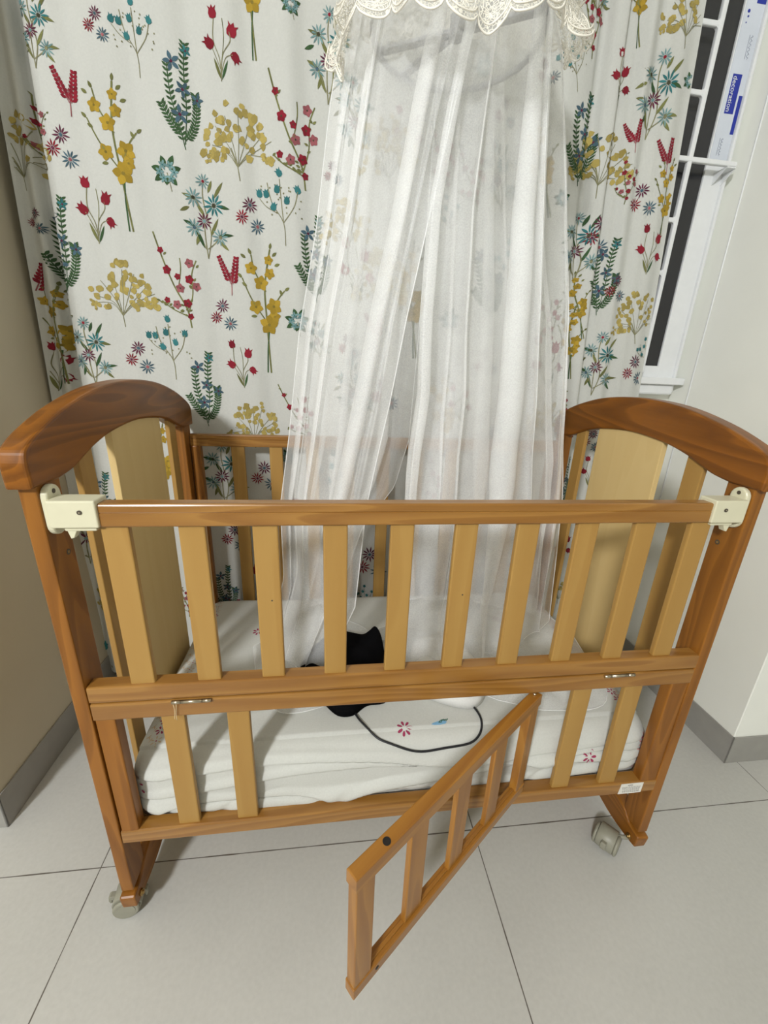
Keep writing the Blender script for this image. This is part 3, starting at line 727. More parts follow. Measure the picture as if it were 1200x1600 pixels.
# back layer of the hem turned in at both side edges
for (ua, ub) in ((-.333, -.318), (1.292, 1.325)):
    n0 = 10; V = []
    for i in range(n0 + 1):
        for j in range(61):
            u = lerp(ua, ub, i / n0); z = lerp(Z0c, Z1c, j / 60); V.append(cur(u, z) - cur_n(u, z) * .003)
    F = [(i * 61 + j, (i + 1) * 61 + j, (i + 1) * 61 + j + 1, i * 61 + j + 1) for i in range(n0) for j in range(60)]
    cv.add(V, F, 0, True); ccol += [LINEN] * len(F)
class Motif:
    def __init__(s, bx, bz, tx, tz, flip=1):
        s.b = (bx, bz); dx, dz = tx - bx, tz - bz; s.h = math.hypot(dx, dz); s.uy = (dx / s.h, dz / s.h); s.ux = (s.uy[1] * flip, -s.uy[0] * flip)
    def w(s, x, y):   # motif units -> curtain u,z
        X = s.b[0] + (x * s.ux[0] + y * s.uy[0]) * s.h; Z = s.b[1] + (x * s.ux[1] + y * s.uy[1]) * s.h
        return cur_u(X, Z), Z
    lay = 0
    def poly(s, pts, c):
        out = []
        for (x, y) in pts:
            u, z = s.w(x, y)
            if not (-.331 < u < 1.323 and Z0c < z < Z1c - .02): return
            out.append(cur(u, z) + cur_n(u, z) * (.0009 + .00012 * Motif.lay))
        vs, fs = cv.add(out, [tuple(range(len(out)))], 0, True)
        k = random.uniform(.90, 1.1)
        for _ in fs: ccol.append(tuple(min(255, v * k) for v in CP[c]))
    def leaf(s, x, y, ang, L, wd, c, n=5):
        ca, sa = math.cos(ang), math.sin(ang); P = []
        for i in range(n + 1):
            t = i / n; q = math.sin(PI * t) ** .8 * (1 - .25 * t); P.append((L * t, wd * q))
        for i in range(n - 1, 0, -1):
            t = i / n; q = math.sin(PI * t) ** .8 * (1 - .25 * t); P.append((L * t, -wd * q))
        s.poly([(x + a * ca - b_ * sa, y + a * sa + b_ * ca) for a, b_ in P], c)
    def stem(s, pts, wd, c):
        sp_ = spline(pts, 5)
        for i in range(len(sp_) - 1):
            (x0, y0), (x1, y1) = sp_[i][:2], sp_[i + 1][:2]; d = math.hypot(x1 - x0, y1 - y0) or 1; nx, ny = -(y1 - y0) / d * wd, (x1 - x0) / d * wd
            s.poly([(x0 + nx, y0 + ny), (x1 + nx, y1 + ny), (x1 - nx, y1 - ny), (x0 - nx, y0 - ny)], c)
    def blob(s, x, y, r, c, n=7, j=.2):
        a0 = random.random() * 6
        s.poly([(x + r * math.cos(a0 + 2 * PI * i / n) * random.uniform(1 - j, 1 + j), y + r * math.sin(a0 + 2 * PI * i / n) * random.uniform(1 - j, 1 + j)) for i in range(n)], c)
    def daisy(s, x, y, r, c, cc='dk', n=11):
        a0 = random.random()
        Motif.lay = 1
        for k in range(n):
            a = a0 + 2 * PI * k / n; s.leaf(x + r * .18 * math.cos(a), y + r * .18 * math.sin(a), a, r * random.uniform(.7, .9), r * .11, c, 4)
        Motif.lay = 2; s.blob(x, y, r * .2, cc, 6, .05); Motif.lay = 0
    def five(s, x, y, r, c, cc, n=5, wd=.42, a0=None):
        a0 = random.random() * 3 if a0 is None else a0; Motif.lay = 1
        for k in range(n):
            a = a0 + 2 * PI * k / n; s.leaf(x + r * .08 * math.cos(a), y + r * .08 * math.sin(a), a, r * .95, r * wd, c, 5)
        Motif.lay = 2; s.blob(x, y, r * .18, cc, 6, .05); Motif.lay = 0
    def tulip(s, x, y, r, a, c):
        ca, sa = math.cos(a), math.sin(a)
        P = [(-.9, 0), (-.7, .62), (-.1, .8), (.55, .62), (1.1, .85), (.72, .3), (1.25, 0), (.72, -.3), (1.1, -.85), (.55, -.62), (-.1, -.8), (-.7, -.62)]
        Motif.lay = 1; s.poly([(x + r * (p * ca - q * sa), y + r * (p * sa + q * ca)) for p, q in P], c); Motif.lay = 0
def mA(m):
    st = [((0, 0), (-.03, .25), (-.04, .46)), ((0, 0), (.05, .3), (.0, .55), (.08, .65)), ((-.01, .1), (-.12, .3), (-.15, .36)), ((.0, .12), (.12, .22), (.15, .27)), ((-.03, .4), (-.08, .6), (-.15, .72)), ((-.0, .5), (-.05, .75), (-.04, .92))]
    for q in st: m.stem(q, .007, 'og')
    for x, y, a, L in ((-.12, .70, 2.9, .20), (.10, .74, 1.0, .24), (.14, .66, -.15, .18), (-.03, .52, 2.2, .18), (.04, .28, 1.1, .26), (-.16, .38, 2.8, .16), (-.04, .12, 2.0, .30), (-.1, .30, 4.4, .16), (.15, .30, .1, .22), (.16, .24, -.7, .18), (.02, .80, 1.2, .16), (-.22, .60, 3.6, .14)):
        m.leaf(x, y, a, L, .026, random.choice(['ol', 'ol', 'gr']))
    m.daisy(-.04, .46, .11, 'pl', 'pb'); m.daisy(.10, .66, .15, 'te'); m.daisy(-.17, .72, .115, 'pb'); m.daisy(-.04, .93, .10, 'pb', 'cr'); m.daisy(-.17, .36, .115, 'pb', 'bl'); m.daisy(.18, .28, .12, 'pb', 'og')
def mB(m):
    m.stem([(.0, 0), (.02, .35), (.0, .6)], .012, 'pk'); m.stem([(.0, .3), (-.12, .6), (-.28, .98)], .010, 'pk'); m.stem([(.05, .3), (.12, .65), (.14, .98)], .010, 'pk')
    for i in range(8):
        t = i / 7
        x, y = lerp(-.05, -.28, t), lerp(.40, .98, t)
        for s_ in (-1, 1): m.leaf(x, y, 1.95 + s_ * .8, .15 - .06 * t, .045, 'cr', 4)
        x, y = lerp(.08, .20, t), lerp(.33, .95, t)
        for s_ in (-1, 1): m.leaf(x, y, 1.45 + s_ * .8, .17 - .06 * t, .048, 'cr', 4)
def mC(m):
    m.stem([(0, 0), (-.02, .2), (-.04, .42), (-.06, .7), (-.02, .98)], .007, 'ol'); m.stem([(-.03, 0), (-.03, .2), (-.02, .35)], .006, 'gr'); m.stem([(-.04, .42), (-.16, .58), (-.24, .74)], .005, 'ol'); m.stem([(-.02, .45), (.05, .6), (.11, .68)], .005, 'ol'); m.stem([(-.05, .66), (-.14, .8), (-.17, .92)], .005, 'ol')
    for x, y, r in ((-.02, .40, .082), (.02, .55, .070), (-.13, .53, .058), (-.09, .72, .060), (-.17, .82, .050), (-.02, .80, .046), (-.03, .90, .040), (.03, .47, .05)): m.five(x, y, r, 'go', 'gd', 5, .46)
    for x, y, a in ((-.24, .74, 2.4), (-.20, .68, 2.6), (.11, .68, .6), (.09, .64, 2.0), (-.02, .98, 1.4), (.0, .93, .7), (-.17, .92, 2.0), (-.21, .89, 2.6), (-.12, .46, 3.3), (.02, .86, .4)): m.leaf(x, y, a, .05, .014, 'ol', 4)
def mD(m):
    m.daisy(.08, .78, .25, 'pl', 'bl', 11); m.daisy(-.20, .42, .23, 'cr', 'pl', 11); m.daisy(.26, .18, .26, 'bl', 'pk', 11)
def mE(m):
    m.stem([(.0, 0), (-.02, .3), (-.12, .55), (-.10, .85)], .007, 'og'); m.stem([(.0, .05), (.03, .35), (.16, .55), (.15, .68)], .007, 'og'); m.stem([(0, .1), (.08, .32), (.20, .38)], .006, 'og'); m.stem([(0, .15), (-.12, .4), (-.16, .46)], .006, 'og'); m.stem([(.02, .3), (.06, .6), (.04, .84)], .005, 'ol')
    m.leaf(0, .02, 1.95, .32, .028, 'ol'); m.leaf(.01, .02, 1.2, .30, .026, 'gr')
    m.tulip(-.12, .90, .085, 1.7, 'cr'); m.tulip(.19, .70, .100, 1.3, 'cr'); m.tulip(-.19, .50, .095, 2.4, 'cr'); m.tulip(.24, .36, .085, -1.0, 'cr')
def mF(m):
    m.stem([(.02, 0), (0, .3), (-.16, .55), (-.22, .8)], .006, 'og'); m.stem([(0, .3), (-.02, .55), (-.04, .85)], .006, 'og'); m.stem([(.0, .3), (.16, .5), (.22, .7)], .006, 'og'); m.stem([(-.08, .42), (-.24, .5), (-.34, .6)], .005, 'og')
    for x, y in ((-.24, .66), (-.04, .92), (-.08, .72), (.22, .72), (-.34, .66), (.06, .58), (-.14, .50)): m.tulip(x, y, .055, 1.2 + random.random(), 'te')
    for i in range(24):
        x = random.uniform(-.32, .30); y = .36 + random.random() * .45 - abs(x) * .1; m.blob(x, y, .013, 'og', 5)
def mG(m):
    L_ = [(.0, 0), (-.05, .22), (-.13, .5), (-.15, .78)]; R_ = [(0, .05), (.03, .4), (.02, .75), (.04, 1.0)]; Q = [(0, .08), (.10, .22), (.14, .42), (.13, .55)]; S_ = [(-.02, .12), (-.14, .25), (-.24, .42)]
    for P, kk in ((L_, 4), (R_, 5), (Q, 3), (S_, 3)):
        m.stem(P, .005, 'gr'); sp_ = spline(P, 6)
        for k in range(1, len(sp_)):
            (x0, y0), (x1, y1) = sp_[k - 1], sp_[k]; a = math.atan2(y1 - y0, x1 - x0)
            for s_ in (-1, 1):
                if k >= kk: m.leaf(x0, y0, a + s_ * .9, .066, .014, 'gr', 4)
    for x, y, r in ((-.10, .80, .080), (.0, .57, .072), (.15, .50, .062), (-.04, .33, .085), (.05, .93, .050)): m.five(x, y, r * 1.15, 'bl' if r > .06 else 'te', 'pl', 5, .26)
def mH(m):
    T = [(0, 0), (-.03, .2), (-.1, .38)]; m.stem(T, .006, 'og')
    ends = [(-.36, .40), (-.30, .62), (-.16, .74), (.02, .80), (.18, .76), (.36, .62), (.46, .52), (-.42, .30), (.30, .34)]
    for (x, y) in ends: m.stem([(-.02, .16), (x * .4, .26 + y * .2), (x, y)], .004, 'og')
    random.seed(int(m.b[0] * 1000) + 3)
    for k in range(62):
        a = random.random() * PI; r = random.uniform(.12, 1.0) ** .6; x = .50 * r * math.cos(a); y = .34 + .60 * r * math.sin(a) - .10 * abs(math.cos(a))
        m.blob(x, y, random.uniform(.032, .052), 'ye', 7, .3)
    for k in range(6): m.blob(-.42 + random.uniform(-.06, .04), .26 + random.uniform(-.06, .08), .026, 'ye', 6, .3); m.blob(.36 + random.uniform(-.04, .05), .34 + random.uniform(-.06, .06), .028, 'ye', 6, .3)
def mI(m):
    m.stem([(0, 0), (.0, .2), (-.08, .45), (-.14, .75), (-.17, 1.0)], .008, 'ol'); m.stem([(0, .15), (.10, .35), (.14, .55), (.22, .68)], .006, 'ol'); m.stem([(0, .12), (-.16, .22), (-.26, .32)], .006, 'ol'); m.stem([(-.05, .4), (.03, .6), (.05, .72)], .005, 'ol')
    for i, (x, y) in enumerate(((0.02, .12), (-.10, .26), (.02, .26), (-.20, .32), (-.02, .42), (.10, .50), (-.02, .54), (.14, .66), (-.12, .62), (-.14, .82), (.16, .42))): m.five(x, y, .050 if i % 3 else .036, 'cr' if i % 3 != 1 else 'pk', 'dk', 5, .5)
    for k in range(26):
        t = random.random(); br = random.choice([((0, .1), (-.16, 1.0)), ((0, .15), (.24, .7)), ((0, .12), (-.28, .32))]); x, y = lerp(br[0][0], br[1][0], t), lerp(br[0][1], br[1][1], t); m.leaf(x, y, random.choice([.5, 2.6]) + random.uniform(-.3, .3), .045, .013, 'ol', 4)
def mJ(m):
    m.stem([(.1, 0), (.05, .3), (0, .5)], .012, 'og')
    for a, r in ((.3, .42), (1.1, .48), (1.9, .40), (2.9, .46), (3.7, .44), (4.6, .30), (5.4, .40)): m.leaf(.0 + .12 * math.cos(a), .52 + .12 * math.sin(a), a, r * .8, .10, 'gr')
    for a in range(6): m.five(.22 * math.cos(a * 1.05), .52 + .2 * math.sin(a * 1.05), .14, 'pb', 'te', 5, .3)
MF = {'A': mA, 'B': mB, 'C': mC, 'D': mD, 'E': mE, 'F': mF, 'G': mG, 'H': mH, 'I': mI, 'J': mJ}
MOTIFS=[('A',-0.219,1.591,-0.203,1.721),('D',-0.092,1.649,-0.092,1.703),('B',-0.165,1.515,-0.164,1.594),('F',-0.017,1.597,-0.011,1.73),('E',0.156,1.606,0.161,1.73),('C',0.231,1.653,0.236,1.891),('J',0.31,1.725,0.308,1.772),('C',-0.07,1.308,-0.067,1.59),('A',0.387,1.591,0.398,1.757),('H',0.182,1.427,0.183,1.588),('I',0.332,1.422,0.295,1.648),('D',-0.201,1.425,-0.198,1.497),('J',0.02,1.394,0.021,1.466),('E',-0.151,1.278,-0.144,1.409),('A',0.094,1.264,0.103,1.434),('D',0.197,1.326,0.194,1.398),('F',0.279,1.302,0.278,1.464),('H',-0.303,1.381,-0.29,1.532),('I',-0.257,1.434,-0.238,1.56),('D',-0.296,1.296,-0.291,1.346),('G',0.066,1.477,0.074,1.667),('G',-0.243,1.164,-0.224,1.366),('G',0.356,1.182,0.355,1.372),('D',0.4,1.437,0.391,1.486),('H',-0.119,1.099,-0.11,1.259),('I',0.04,1.105,0.008,1.318),('B',0.145,1.185,0.144,1.269),('C',0.232,1.003,0.248,1.299),('D',0.119,1.105,0.112,1.175),('J',0.305,1.097,0.307,1.167),('A',-0.212,0.956,-0.21,1.115),('D',-0.1,0.992,-0.103,1.067),('F',-0.017,0.977,-0.012,1.135),('E',0.16,0.962,0.149,1.083),('G',0.057,0.857,0.066,1.048),('H',0.18,0.799,0.175,0.943),('I',0.333,0.82,0.276,0.984),('B',-0.33,1.146,-0.322,1.234),('C',-0.288,0.956,-0.27,1.191),('E',-0.325,0.936,-0.301,1.055),('A',0.082,0.627,0.094,0.816),('D',0.198,0.677,0.192,0.759),('G',0.064,0.258,0.066,0.429),('G',-0.257,0.55,-0.236,0.725),('A',-0.339,0.428,-0.319,0.609),('F',-0.365,-0.155,-0.332,0.156),('C',-0.078,0.627,-0.058,0.865),('D',0.095,0.483,0.096,0.567),('H',-0.237,0.223,-0.212,0.446),('D',0.521,0.372,0.501,0.48),('B',0.269,0.544,0.264,0.647),('E',0.192,0.324,0.191,0.503),('J',0.267,0.744,0.265,0.8),('E',0.464,1.191,0.445,1.334),('H',0.541,1.435,0.515,1.6),('H',0.532,1.164,0.506,1.324),('D',0.44,1.048,0.431,1.112),('I',0.76,1.412,0.727,1.56),('I',0.682,1.446,0.653,1.584),('A',0.827,1.417,0.791,1.559),('F',0.705,1.338,0.682,1.446),('C',0.626,1.056,0.608,1.331),('G',0.835,1.164,0.792,1.358),('D',0.542,0.915,0.53,1.002),('A',0.469,0.878,0.449,1.049),('E',1.032,0.984,0.989,1.139),('I',1.014,1.107,0.976,1.267),('H',1.053,0.833,1.019,0.966),('B',0.518,1.084,0.507,1.163),('J',0.72,1.126,0.709,1.189),('C',0.744,0.769,0.72,1.026),('D',0.835,1.013,0.816,1.089),('I',0.738,0.605,0.716,0.808),('G',0.938,0.69,0.888,0.906),('F',0.416,0.606,0.406,0.803),('D',0.812,1.586,0.796,1.645),('J',0.754,1.665,0.739,1.72),('E',0.581,1.503,0.563,1.61),('D',0.91,1.681,0.888,1.731),('A',0.458,1.492,0.448,1.645),('F',0.88,1.23,0.861,1.363),('E',0.772,0.885,0.751,0.993),('H',0.437,1.291,0.428,1.426),('C',0.958,1.413,0.905,1.62),('I',1.007,1.738,0.974,1.898),('F',0.978,1.67,0.951,1.775),('E',1.09,1.656,1.082,1.757),('G',1.022,1.488,1.017,1.677),('H',1.07,1.461,1.084,1.631),('I',1.156,1.457,1.159,1.569),('A',1.183,1.599,1.196,1.769),('B',1.253,1.527,1.236,1.6),('D',1.212,1.435,1.19,1.506),('E',1.256,1.3,1.246,1.42),('J',0.987,1.43,0.978,1.48),('A',1.059,1.272,1.052,1.435),('D',1.1,1.343,1.086,1.423),('G',1.143,1.193,1.151,1.381),('C',1.104,1.128,1.063,1.295),('H',1.27,1.122,1.251,1.272),('H',1.229,1.773,1.221,1.907),('C',1.281,1.378,1.274,1.563),('C',1.09,1.019,1.075,1.209),('A',1.171,0.974,1.179,1.148),('D',1.288,1.011,1.274,1.09),('F',1.327,1.049,1.309,1.146),('D',1.197,0.806,1.193,0.875),('E',1.217,0.691,1.211,0.792),('G',1.134,0.625,1.132,0.784),('B',1.156,1.566,1.143,1.63),('C',1.124,1.773,1.095,1.954),('I',1.122,0.835,1.107,0.987),('J',1.269,1.699,1.264,1.741),('A',1.004,1.811,0.978,1.929),('E',1.174,0.416,1.163,0.535),('D',1.183,1.231,1.172,1.294),('H',0.918,1.806,0.888,1.887),('E',1.273,0.097,1.247,0.262),('A',0.362,1.045,0.355,1.139)]

for i, (k, bx, bz, tx, tz) in enumerate(MOTIFS): random.seed(i * 13 + 5); MF[k](Motif(bx, bz, tx, tz))
random.seed(77)
# the print goes on above and below the part in view
for r_, z in enumerate((2.03, .25)):
    for c_ in range(11):
        k = 'AHCEIGFBDJ'[(c_ * 3 + r_) % 10]; hh = {'A': .11, 'H': .11, 'C': .19, 'E': .09, 'I': .16, 'G': .14, 'F': .10, 'B': .06, 'D': .045, 'J': .045}[k]
        x = -.2 + c_ * .14; MF[k](Motif(x, z, x + .004, z + hh))
cmesh_n = len(cv.bm.faces)
cv.bm.faces.ensure_lookup_table()
curtain = cv.build('curtain', fabric('printed_linen', LINEN, .95, 700, .3, attr=True, var=.045), None, 'keep')
me = curtain.data
ca = me.color_attributes.new('print', 'FLOAT_COLOR', 'CORNER'); li = 0
for f, c in zip(me.polygons, ccol):
    c4 = srgb(c)
    for l in f.loop_indices: ca.data[l].color = c4
tag(curtain, 'off-white linen curtain printed with colourful wildflower sprigs, hanging behind the crib', 'curtain')
b = MB(); b.cyl((-.34, .668, 2.47), (1.48, .668, 2.47), .011, n=16)
tag(b.build('curtain_rod', plain('rod_white', (220, 220, 215), .4)), 'round white rod carrying the flowered curtain', 'curtain rod')

# ------------------------------------------------------------------ mosquito-net canopy
HC = Vector((.620, .420, 1.600)); HR = .153
def net_mat(name, alpha, rgb=(251, 252, 253)):
    m = bpy.data.materials.new(name); m.use_nodes = True; nt = m.node_tree; N = nt.nodes; L = nt.links; N.clear()
    out = N.new('ShaderNodeOutputMaterial'); mix = N.new('ShaderNodeMixShader'); tr = N.new('ShaderNodeBsdfTransparent')
    df = N.new('ShaderNodeBsdfDiffuse'); tl = N.new('ShaderNodeBsdfTranslucent'); m2 = N.new('ShaderNodeMixShader'); m2.inputs[0].default_value = .18
    df.inputs[0].default_value = srgb(rgb); tl.inputs[0].default_value = srgb(rgb)
    L.new(df.outputs[0], m2.inputs[1]); L.new(tl.outputs[0], m2.inputs[2])
    tc = N.new('ShaderNodeTexCoord'); n1 = N.new('ShaderNodeTexNoise'); n1.inputs['Scale'].default_value = 420; n1.inputs['Detail'].default_value = 2
    n2 = N.new('ShaderNodeTexNoise'); n2.inputs['Scale'].default_value = 11; n2.inputs['Detail'].default_value = 4
    L.new(tc.outputs['Object'], n1.inputs['Vector']); L.new(tc.outputs['Object'], n2.inputs['Vector'])
    a = N.new('ShaderNodeMath'); a.operation = 'MULTIPLY_ADD'; a.inputs[1].default_value = .16; a.inputs[2].default_value = alpha - .08 - .11
    L.new(n1.outputs['Fac'], a.inputs[0])
    c = N.new('ShaderNodeMath'); c.operation = 'MULTIPLY_ADD'; c.inputs[1].default_value = .22; L.new(n2.outputs['Fac'], c.inputs[0]); L.new(a.outputs[0], c.inputs[2]); c.use_clamp = True
    L.new(c.outputs[0], mix.inputs[0]); L.new(tr.outputs[0], mix.inputs[1]); L.new(m2.outputs[0], mix.inputs[2]); L.new(mix.outputs[0], out.inputs[0])
    return m
net_m = net_mat('net_tulle', .345); hem_m = net_mat('net_hem', .62)
can = empty('mosquito_net', (HC.x, HC.y, .37), 'white tulle mosquito net with lace trim falling from a hoop into the crib', 'mosquito net')
hp = plain('white_hoop_plastic', (196, 197, 201), .4)
b = MB(); b.tube([HC + Vector((HR * math.cos(t), HR * math.sin(t), 0)) for t in [2 * PI * i / 64 for i in range(64)]], .0055, 10, closed=True); hoop = b.build('hoop', hp, can)
for a in (2.62, -1.05 + PI):
    R_ = Matrix.Translation(HC + Vector((0, 0, .006))) @ Matrix.Rotation(a, 4, 'Z')
    MB().box(-HR, HR, -.0085, .0085, -.003, .003, .001, M=R_).build('spoke', hp, hoop)
b = MB(); b.cyl(HC + Vector((0, 0, -.004)), HC + Vector((0, 0, .03)), .014, n=20, bev=.002); b.cyl(HC + Vector((0, 0, .03)), (HC.x, HC.y, ZC), .002, n=6); b.build('hanging_hub', hp, hoop)
LT = [(.37, .235), (.42, .250), (.53, .275), (.71, .272), (.87, .296), (1.09, .324), (1.28, .362), (1.47, .388), (1.55, .402), (1.70, .425)]
RT = [(.37, .985), (.45, .985), (.71, .980), (.865, .963), (1.15, .930), (1.395, .882), (1.55, .848), (1.60, .838), (1.70, .815)]
def xl(z): return lin(LT, z)
def xr(z): return lin(RT, z)
def sheet(name, xa, xb, yf, nf, amp, ph, z0, z1, ns=260, nz=70, over=1.0, sag=None, hems=True, seedv=0.0):
    """hanging tulle: runs from xa(z) to xb(z) at depth yf(s,z); pleats double back on themselves"""
    def P(s, j):
        z = lerp(z0, z1, j)
        q = s
        for (k, a, p) in ((nf, over / (2 * PI * nf), ph), (nf * 1.73, .55 * over / (2 * PI * nf * 1.73), ph * 2 + .6 * z), (nf * .47, .5 * over / (2 * PI * nf * .47), ph + 1 - .7 * z)):
            q += a * 1.25 * math.sin(2 * PI * k * s + p + .8 * noise.noise(Vector((s * 2, z * 1.2, seedv))))
        e = min(1, min(s, 1 - s) * 12) * lerp(.35, 1, max(0, min(1, (z - .42) / .40))); q = s + (q - s) * e
        x = lerp(xa(z), xb(z), q)
        A = amp * (.45 + .55 * min(1, (1.7 - z) / .5))
        y = yf(q, z) + e * A * (math.cos(2 * PI * nf * s + ph) + .6 * math.cos(2 * PI * nf * 1.73 * s + ph * 2 + .6 * z)) + .006 * noise.noise(Vector((s * 9, z * 6, seedv + 5)))
        v = Vector((x, y, z))
        if sag: v = sag(v, s, j)
        return v
    b = MB(); b.grid(P, ns, nz, 0)
    if hems:
        for s in (0.0, 1.0): b.tube([P(s, j / nz) for j in range(nz + 1)], .0011, 5, mi=1)
        b.tube([P(i / ns, 0.0) for i in range(0, ns + 1, 2)], .0010, 5, mi=1)
    # sharp crests of the pleats read as pale threads
    for k in range(1, int(nf)):
        s = (k + .3 * math.sin(k * 7)) / nf
        if k % 2 and .05 < s < .95: b.tube([P(s, j / nz) for j in range(nz + 1)], .0005, 4, mi=1)
    return b.build(name, [net_m, hem_m], can, 'keep')
ZF = .372
def yback(q, z): return lin([(.37, .50), (.9, .555), (1.6, .555), (1.75, .50)], z) - .10 * abs(2 * q - 1) ** 2.2 * min(1, (1.8 - z))
def yfront(q, z): return lin([(.37, .20), (.5, .215), (.85, .25), (1.2, .27), (1.6, .285), (1.75, .34)], z) + .16 * abs(2 * q - 1) ** 2.4
ZT = 1.74
BL = [(.37, .40), (.60, .475), (.72, .565), (.85, .60), (1.1, .61), (1.75, .62)]; BR = [(.37, .60), (.56, .592), (.85, .60), (1.1, .61), (1.75, .62)]
sheet('net_back_left', lambda z: xl(z) + .03, lambda z: lin(BL, z), lambda q, z: yback(q * .5, z), 3.6, .013, .4, .385, ZT, over=1.3, seedv=1)
sheet('net_back_right', lambda z: lin(BR, z), lambda z: xr(z) - .02, lambda q, z: yback(.5 + q * .5, z), 4.4, .013, 1.4, .385, ZT, over=1.3, seedv=8)
HL = [(.37, .36), (.46, .395), (.54, .430), (.76, .451), (.957, .491), (1.119, .519), (1.291, .553), (1.427, .580), (1.60, .62), (1.75, .64)]
HRt = [(.37, .53), (.52, .512), (.56, .525), (.74, .548), (.872, .553), (.98, .563), (1.12, .560), (1.29, .565), (1.43, .585), (1.75, .64)]
sheet('net_front_left', xl, lambda z: lin(HL, z) + .01, lambda q, z: yfront(q * .5, z) - .0, 3.6, .016, 1.1, .385, ZT, over=1.5, seedv=2)
sheet('net_front_right', lambda z: lin(HRt, z), xr, lambda q, z: yfront(.5 + q * .5, z), 4.6, .018, 2.3, .385, ZT, over=1.5, seedv=3)
# top cover from the hoop up to the hub
b = MB(); b.grid(lambda u, v: HC + Vector(((HR * 1.02 * (1 - v * .9)) * math.cos(2 * PI * u), (HR * 1.02 * (1 - v * .9)) * math.sin(2 * PI * u), .005 + .16 * v ** 1.4)), 64, 12); b.build('net_crown', net_m, can, 'keep')
# loose ends spreading over the mattress
def spread(name, cx, cy, pts, seedv, hgt=.02, nrad=16):
    o = spline(pts + [pts[0]], 6)[:-1]; m = len(o); b = MB(); vs = []
    for k in range(nrad + 1):
        s = 1 - k / nrad
        for i, (x, y) in enumerate(o):
            th = 2 * PI * i / m
            px, py = cx + (x - cx) * s, cy + (y - cy) * s
            h = hgt * (1 - s) ** 1.5 + .010 * abs(math.sin(th * 7 + 3 * s + seedv)) * min(1, (1 - s) * 4) + .004 + .008 * noise.noise(Vector((px * 14, py * 14, seedv)))
            vs.append(Vector((px, py, MZ1 + .002 + max(.001, h))))
    fs = [(k * m + i, k * m + (i + 1) % m, (k + 1) * m + (i + 1) % m, (k + 1) * m + i) for k in range(nrad) for i in range(m)]
    b.add(vs, fs, 0, True); b.tube([v.copy() for v in vs[:m]], .0009, 5, mi=1, closed=True)
    return b.build(name, [net_m, hem_m], can, 'keep')
spread('net_left_hem', .33, .24, [(.20, .33), (.25, .15), (.33, .115), (.40, .15), (.44, .24), (.50, .33), (.45, .42), (.33, .45)], 1.0)
spread('net_right_hem', .80, .22, [(.50, .38), (.55, .30), (.66, .19), (.76, .105), (.87, .075), (.975, .09), (1.02, .22), (1.02, .40), (.92, .50), (.70, .46)], 4.0)

# lace frill around the top
lace_m = bpy.data.materials.new('lace'); lace_m.use_nodes = True; nt = lace_m.node_tree; N = nt.nodes; L = nt.links; N.clear()
out = N.new('ShaderNodeOutputMaterial'); mix = N.new('ShaderNodeMixShader'); tr = N.new('ShaderNodeBsdfTransparent'); pb = N.new('ShaderNodeBsdfPrincipled')
pb.inputs['Base Color'].default_value = srgb((240, 236, 224)); pb.inputs['Roughness'].default_value = .35; pb.inputs['Specular IOR Level'].default_value = .6
tc = N.new('ShaderNodeTexCoord'); vo = N.new('ShaderNodeTexVoronoi'); vo.feature = 'DISTANCE_TO_EDGE'; vo.inputs['Scale'].default_value = 190; vo2 = N.new('ShaderNodeTexVoronoi'); vo2.inputs['Scale'].default_value = 95
L.new(tc.outputs['Object'], vo.inputs['Vector']); L.new(tc.outputs['Object'], vo2.inputs['Vector'])
l1 = N.new('ShaderNodeMath'); l1.operation = 'LESS_THAN'; l1.inputs[1].default_value = .075; L.new(vo.outputs['Distance'], l1.inputs[0])
l2 = N.new('ShaderNodeMath'); l2.operation = 'LESS_THAN'; l2.inputs[1].default_value = .30; L.new(vo2.outputs['Distance'], l2.inputs[0])
mx = N.new('ShaderNodeMath'); mx.operation = 'MAXIMUM'; L.new(l1.outputs[0], mx.inputs[0]); L.new(l2.outputs[0], mx.inputs[1])
mr = N.new('ShaderNodeMapRange'); mr.inputs['To Min'].default_value = .16; mr.inputs['To Max'].default_value = .80; L.new(mx.outputs[0], mr.inputs['Value'])
bp = N.new('ShaderNodeBump'); bp.inputs['Distance'].default_value = .002; bp.inputs['Strength'].default_value = .8; L.new(mx.outputs[0], bp.inputs['Height']); L.new(bp.outputs['Normal'], pb.inputs['Normal'])
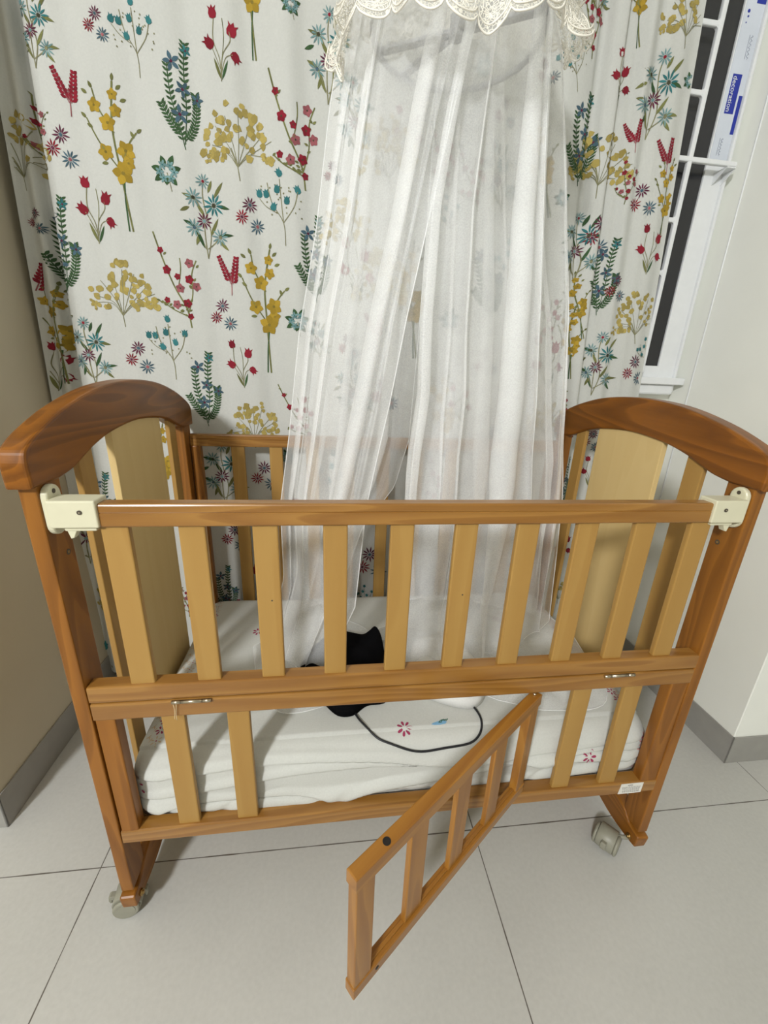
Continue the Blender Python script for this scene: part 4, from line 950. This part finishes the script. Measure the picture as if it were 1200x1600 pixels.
L.new(mr.outputs['Result'], mix.inputs[0]); L.new(tr.outputs[0], mix.inputs[1]); L.new(pb.outputs[0], mix.inputs[2]); L.new(mix.outputs[0], out.inputs[0])
cord = plain('lace_cord', (244, 240, 230), .5)
def lace(name, r0, r1, zt, zb, nsc, seedv, dip):
    def P(u, v):
        th = 2 * PI * u
        sc = abs(math.sin(th * nsc / 2)) ** .6
        z = lerp(max(zt, zb(th) + .05), zb(th) - .014 * sc, v); r = lerp(r0, r1, v ** .8) + .014 * v * math.sin(th * 9 + seedv) + .006 * v * math.sin(th * 17 + seedv)
        return Vector((HC.x - .004 + r * math.cos(th) * .95, HC.y + r * math.sin(th), z))
    n = nsc * 10
    b = MB(); b.grid(P, n, 22, 0); b.tube([P(i / n, 1) for i in range(n)], .0015, 6, mi=1, closed=True)
    b.tube([P(i / n, .93) + Vector((0, 0, .004)) for i in range(n)], .0011, 5, mi=1, closed=True)
    for k in range(nsc):       # flower rosettes between the scallops
        c0 = (k + .5) / nsc
        for a in range(6):
            t = 2 * PI * a / 6
            pts = [P((c0 + (.22 * math.cos(t) + .14 * math.cos(q) * math.cos(t) - .07 * math.sin(q) * math.sin(t)) / nsc) % 1, .74 + .075 * (math.sin(t) + .6 * math.cos(q) * math.sin(t) + .3 * math.sin(q) * math.cos(t))) for q in [2 * PI * i / 10 for i in range(10)]]
            b.tube(pts, .0007, 4, mi=1, closed=True)
        for s_ in (-.36, .36): b.tube([P((c0 + (s_ + .08 * math.sin(q * 3)) / nsc) % 1, .5 + .35 * q) for q in [i / 8 for i in range(9)]], .0007, 4, mi=1)
    return b.build(name, [lace_m, cord], can, 'keep')
def zb1(th):
    return 1.500 + .010 * math.sin(th * 5 + 1) + .075 * max(0, math.cos(th)) ** 1.5 + .030 * max(0, -math.cos(th)) + .22 * max(0, math.sin(th) + .05)
lace('lace_frill', .205, .232, 1.572, zb1, 30, 0.3, 0)
lace('upper_lace_frill', .16, .224, 1.70, lambda th: zb1(th) + .055, 28, 1.7, 0)
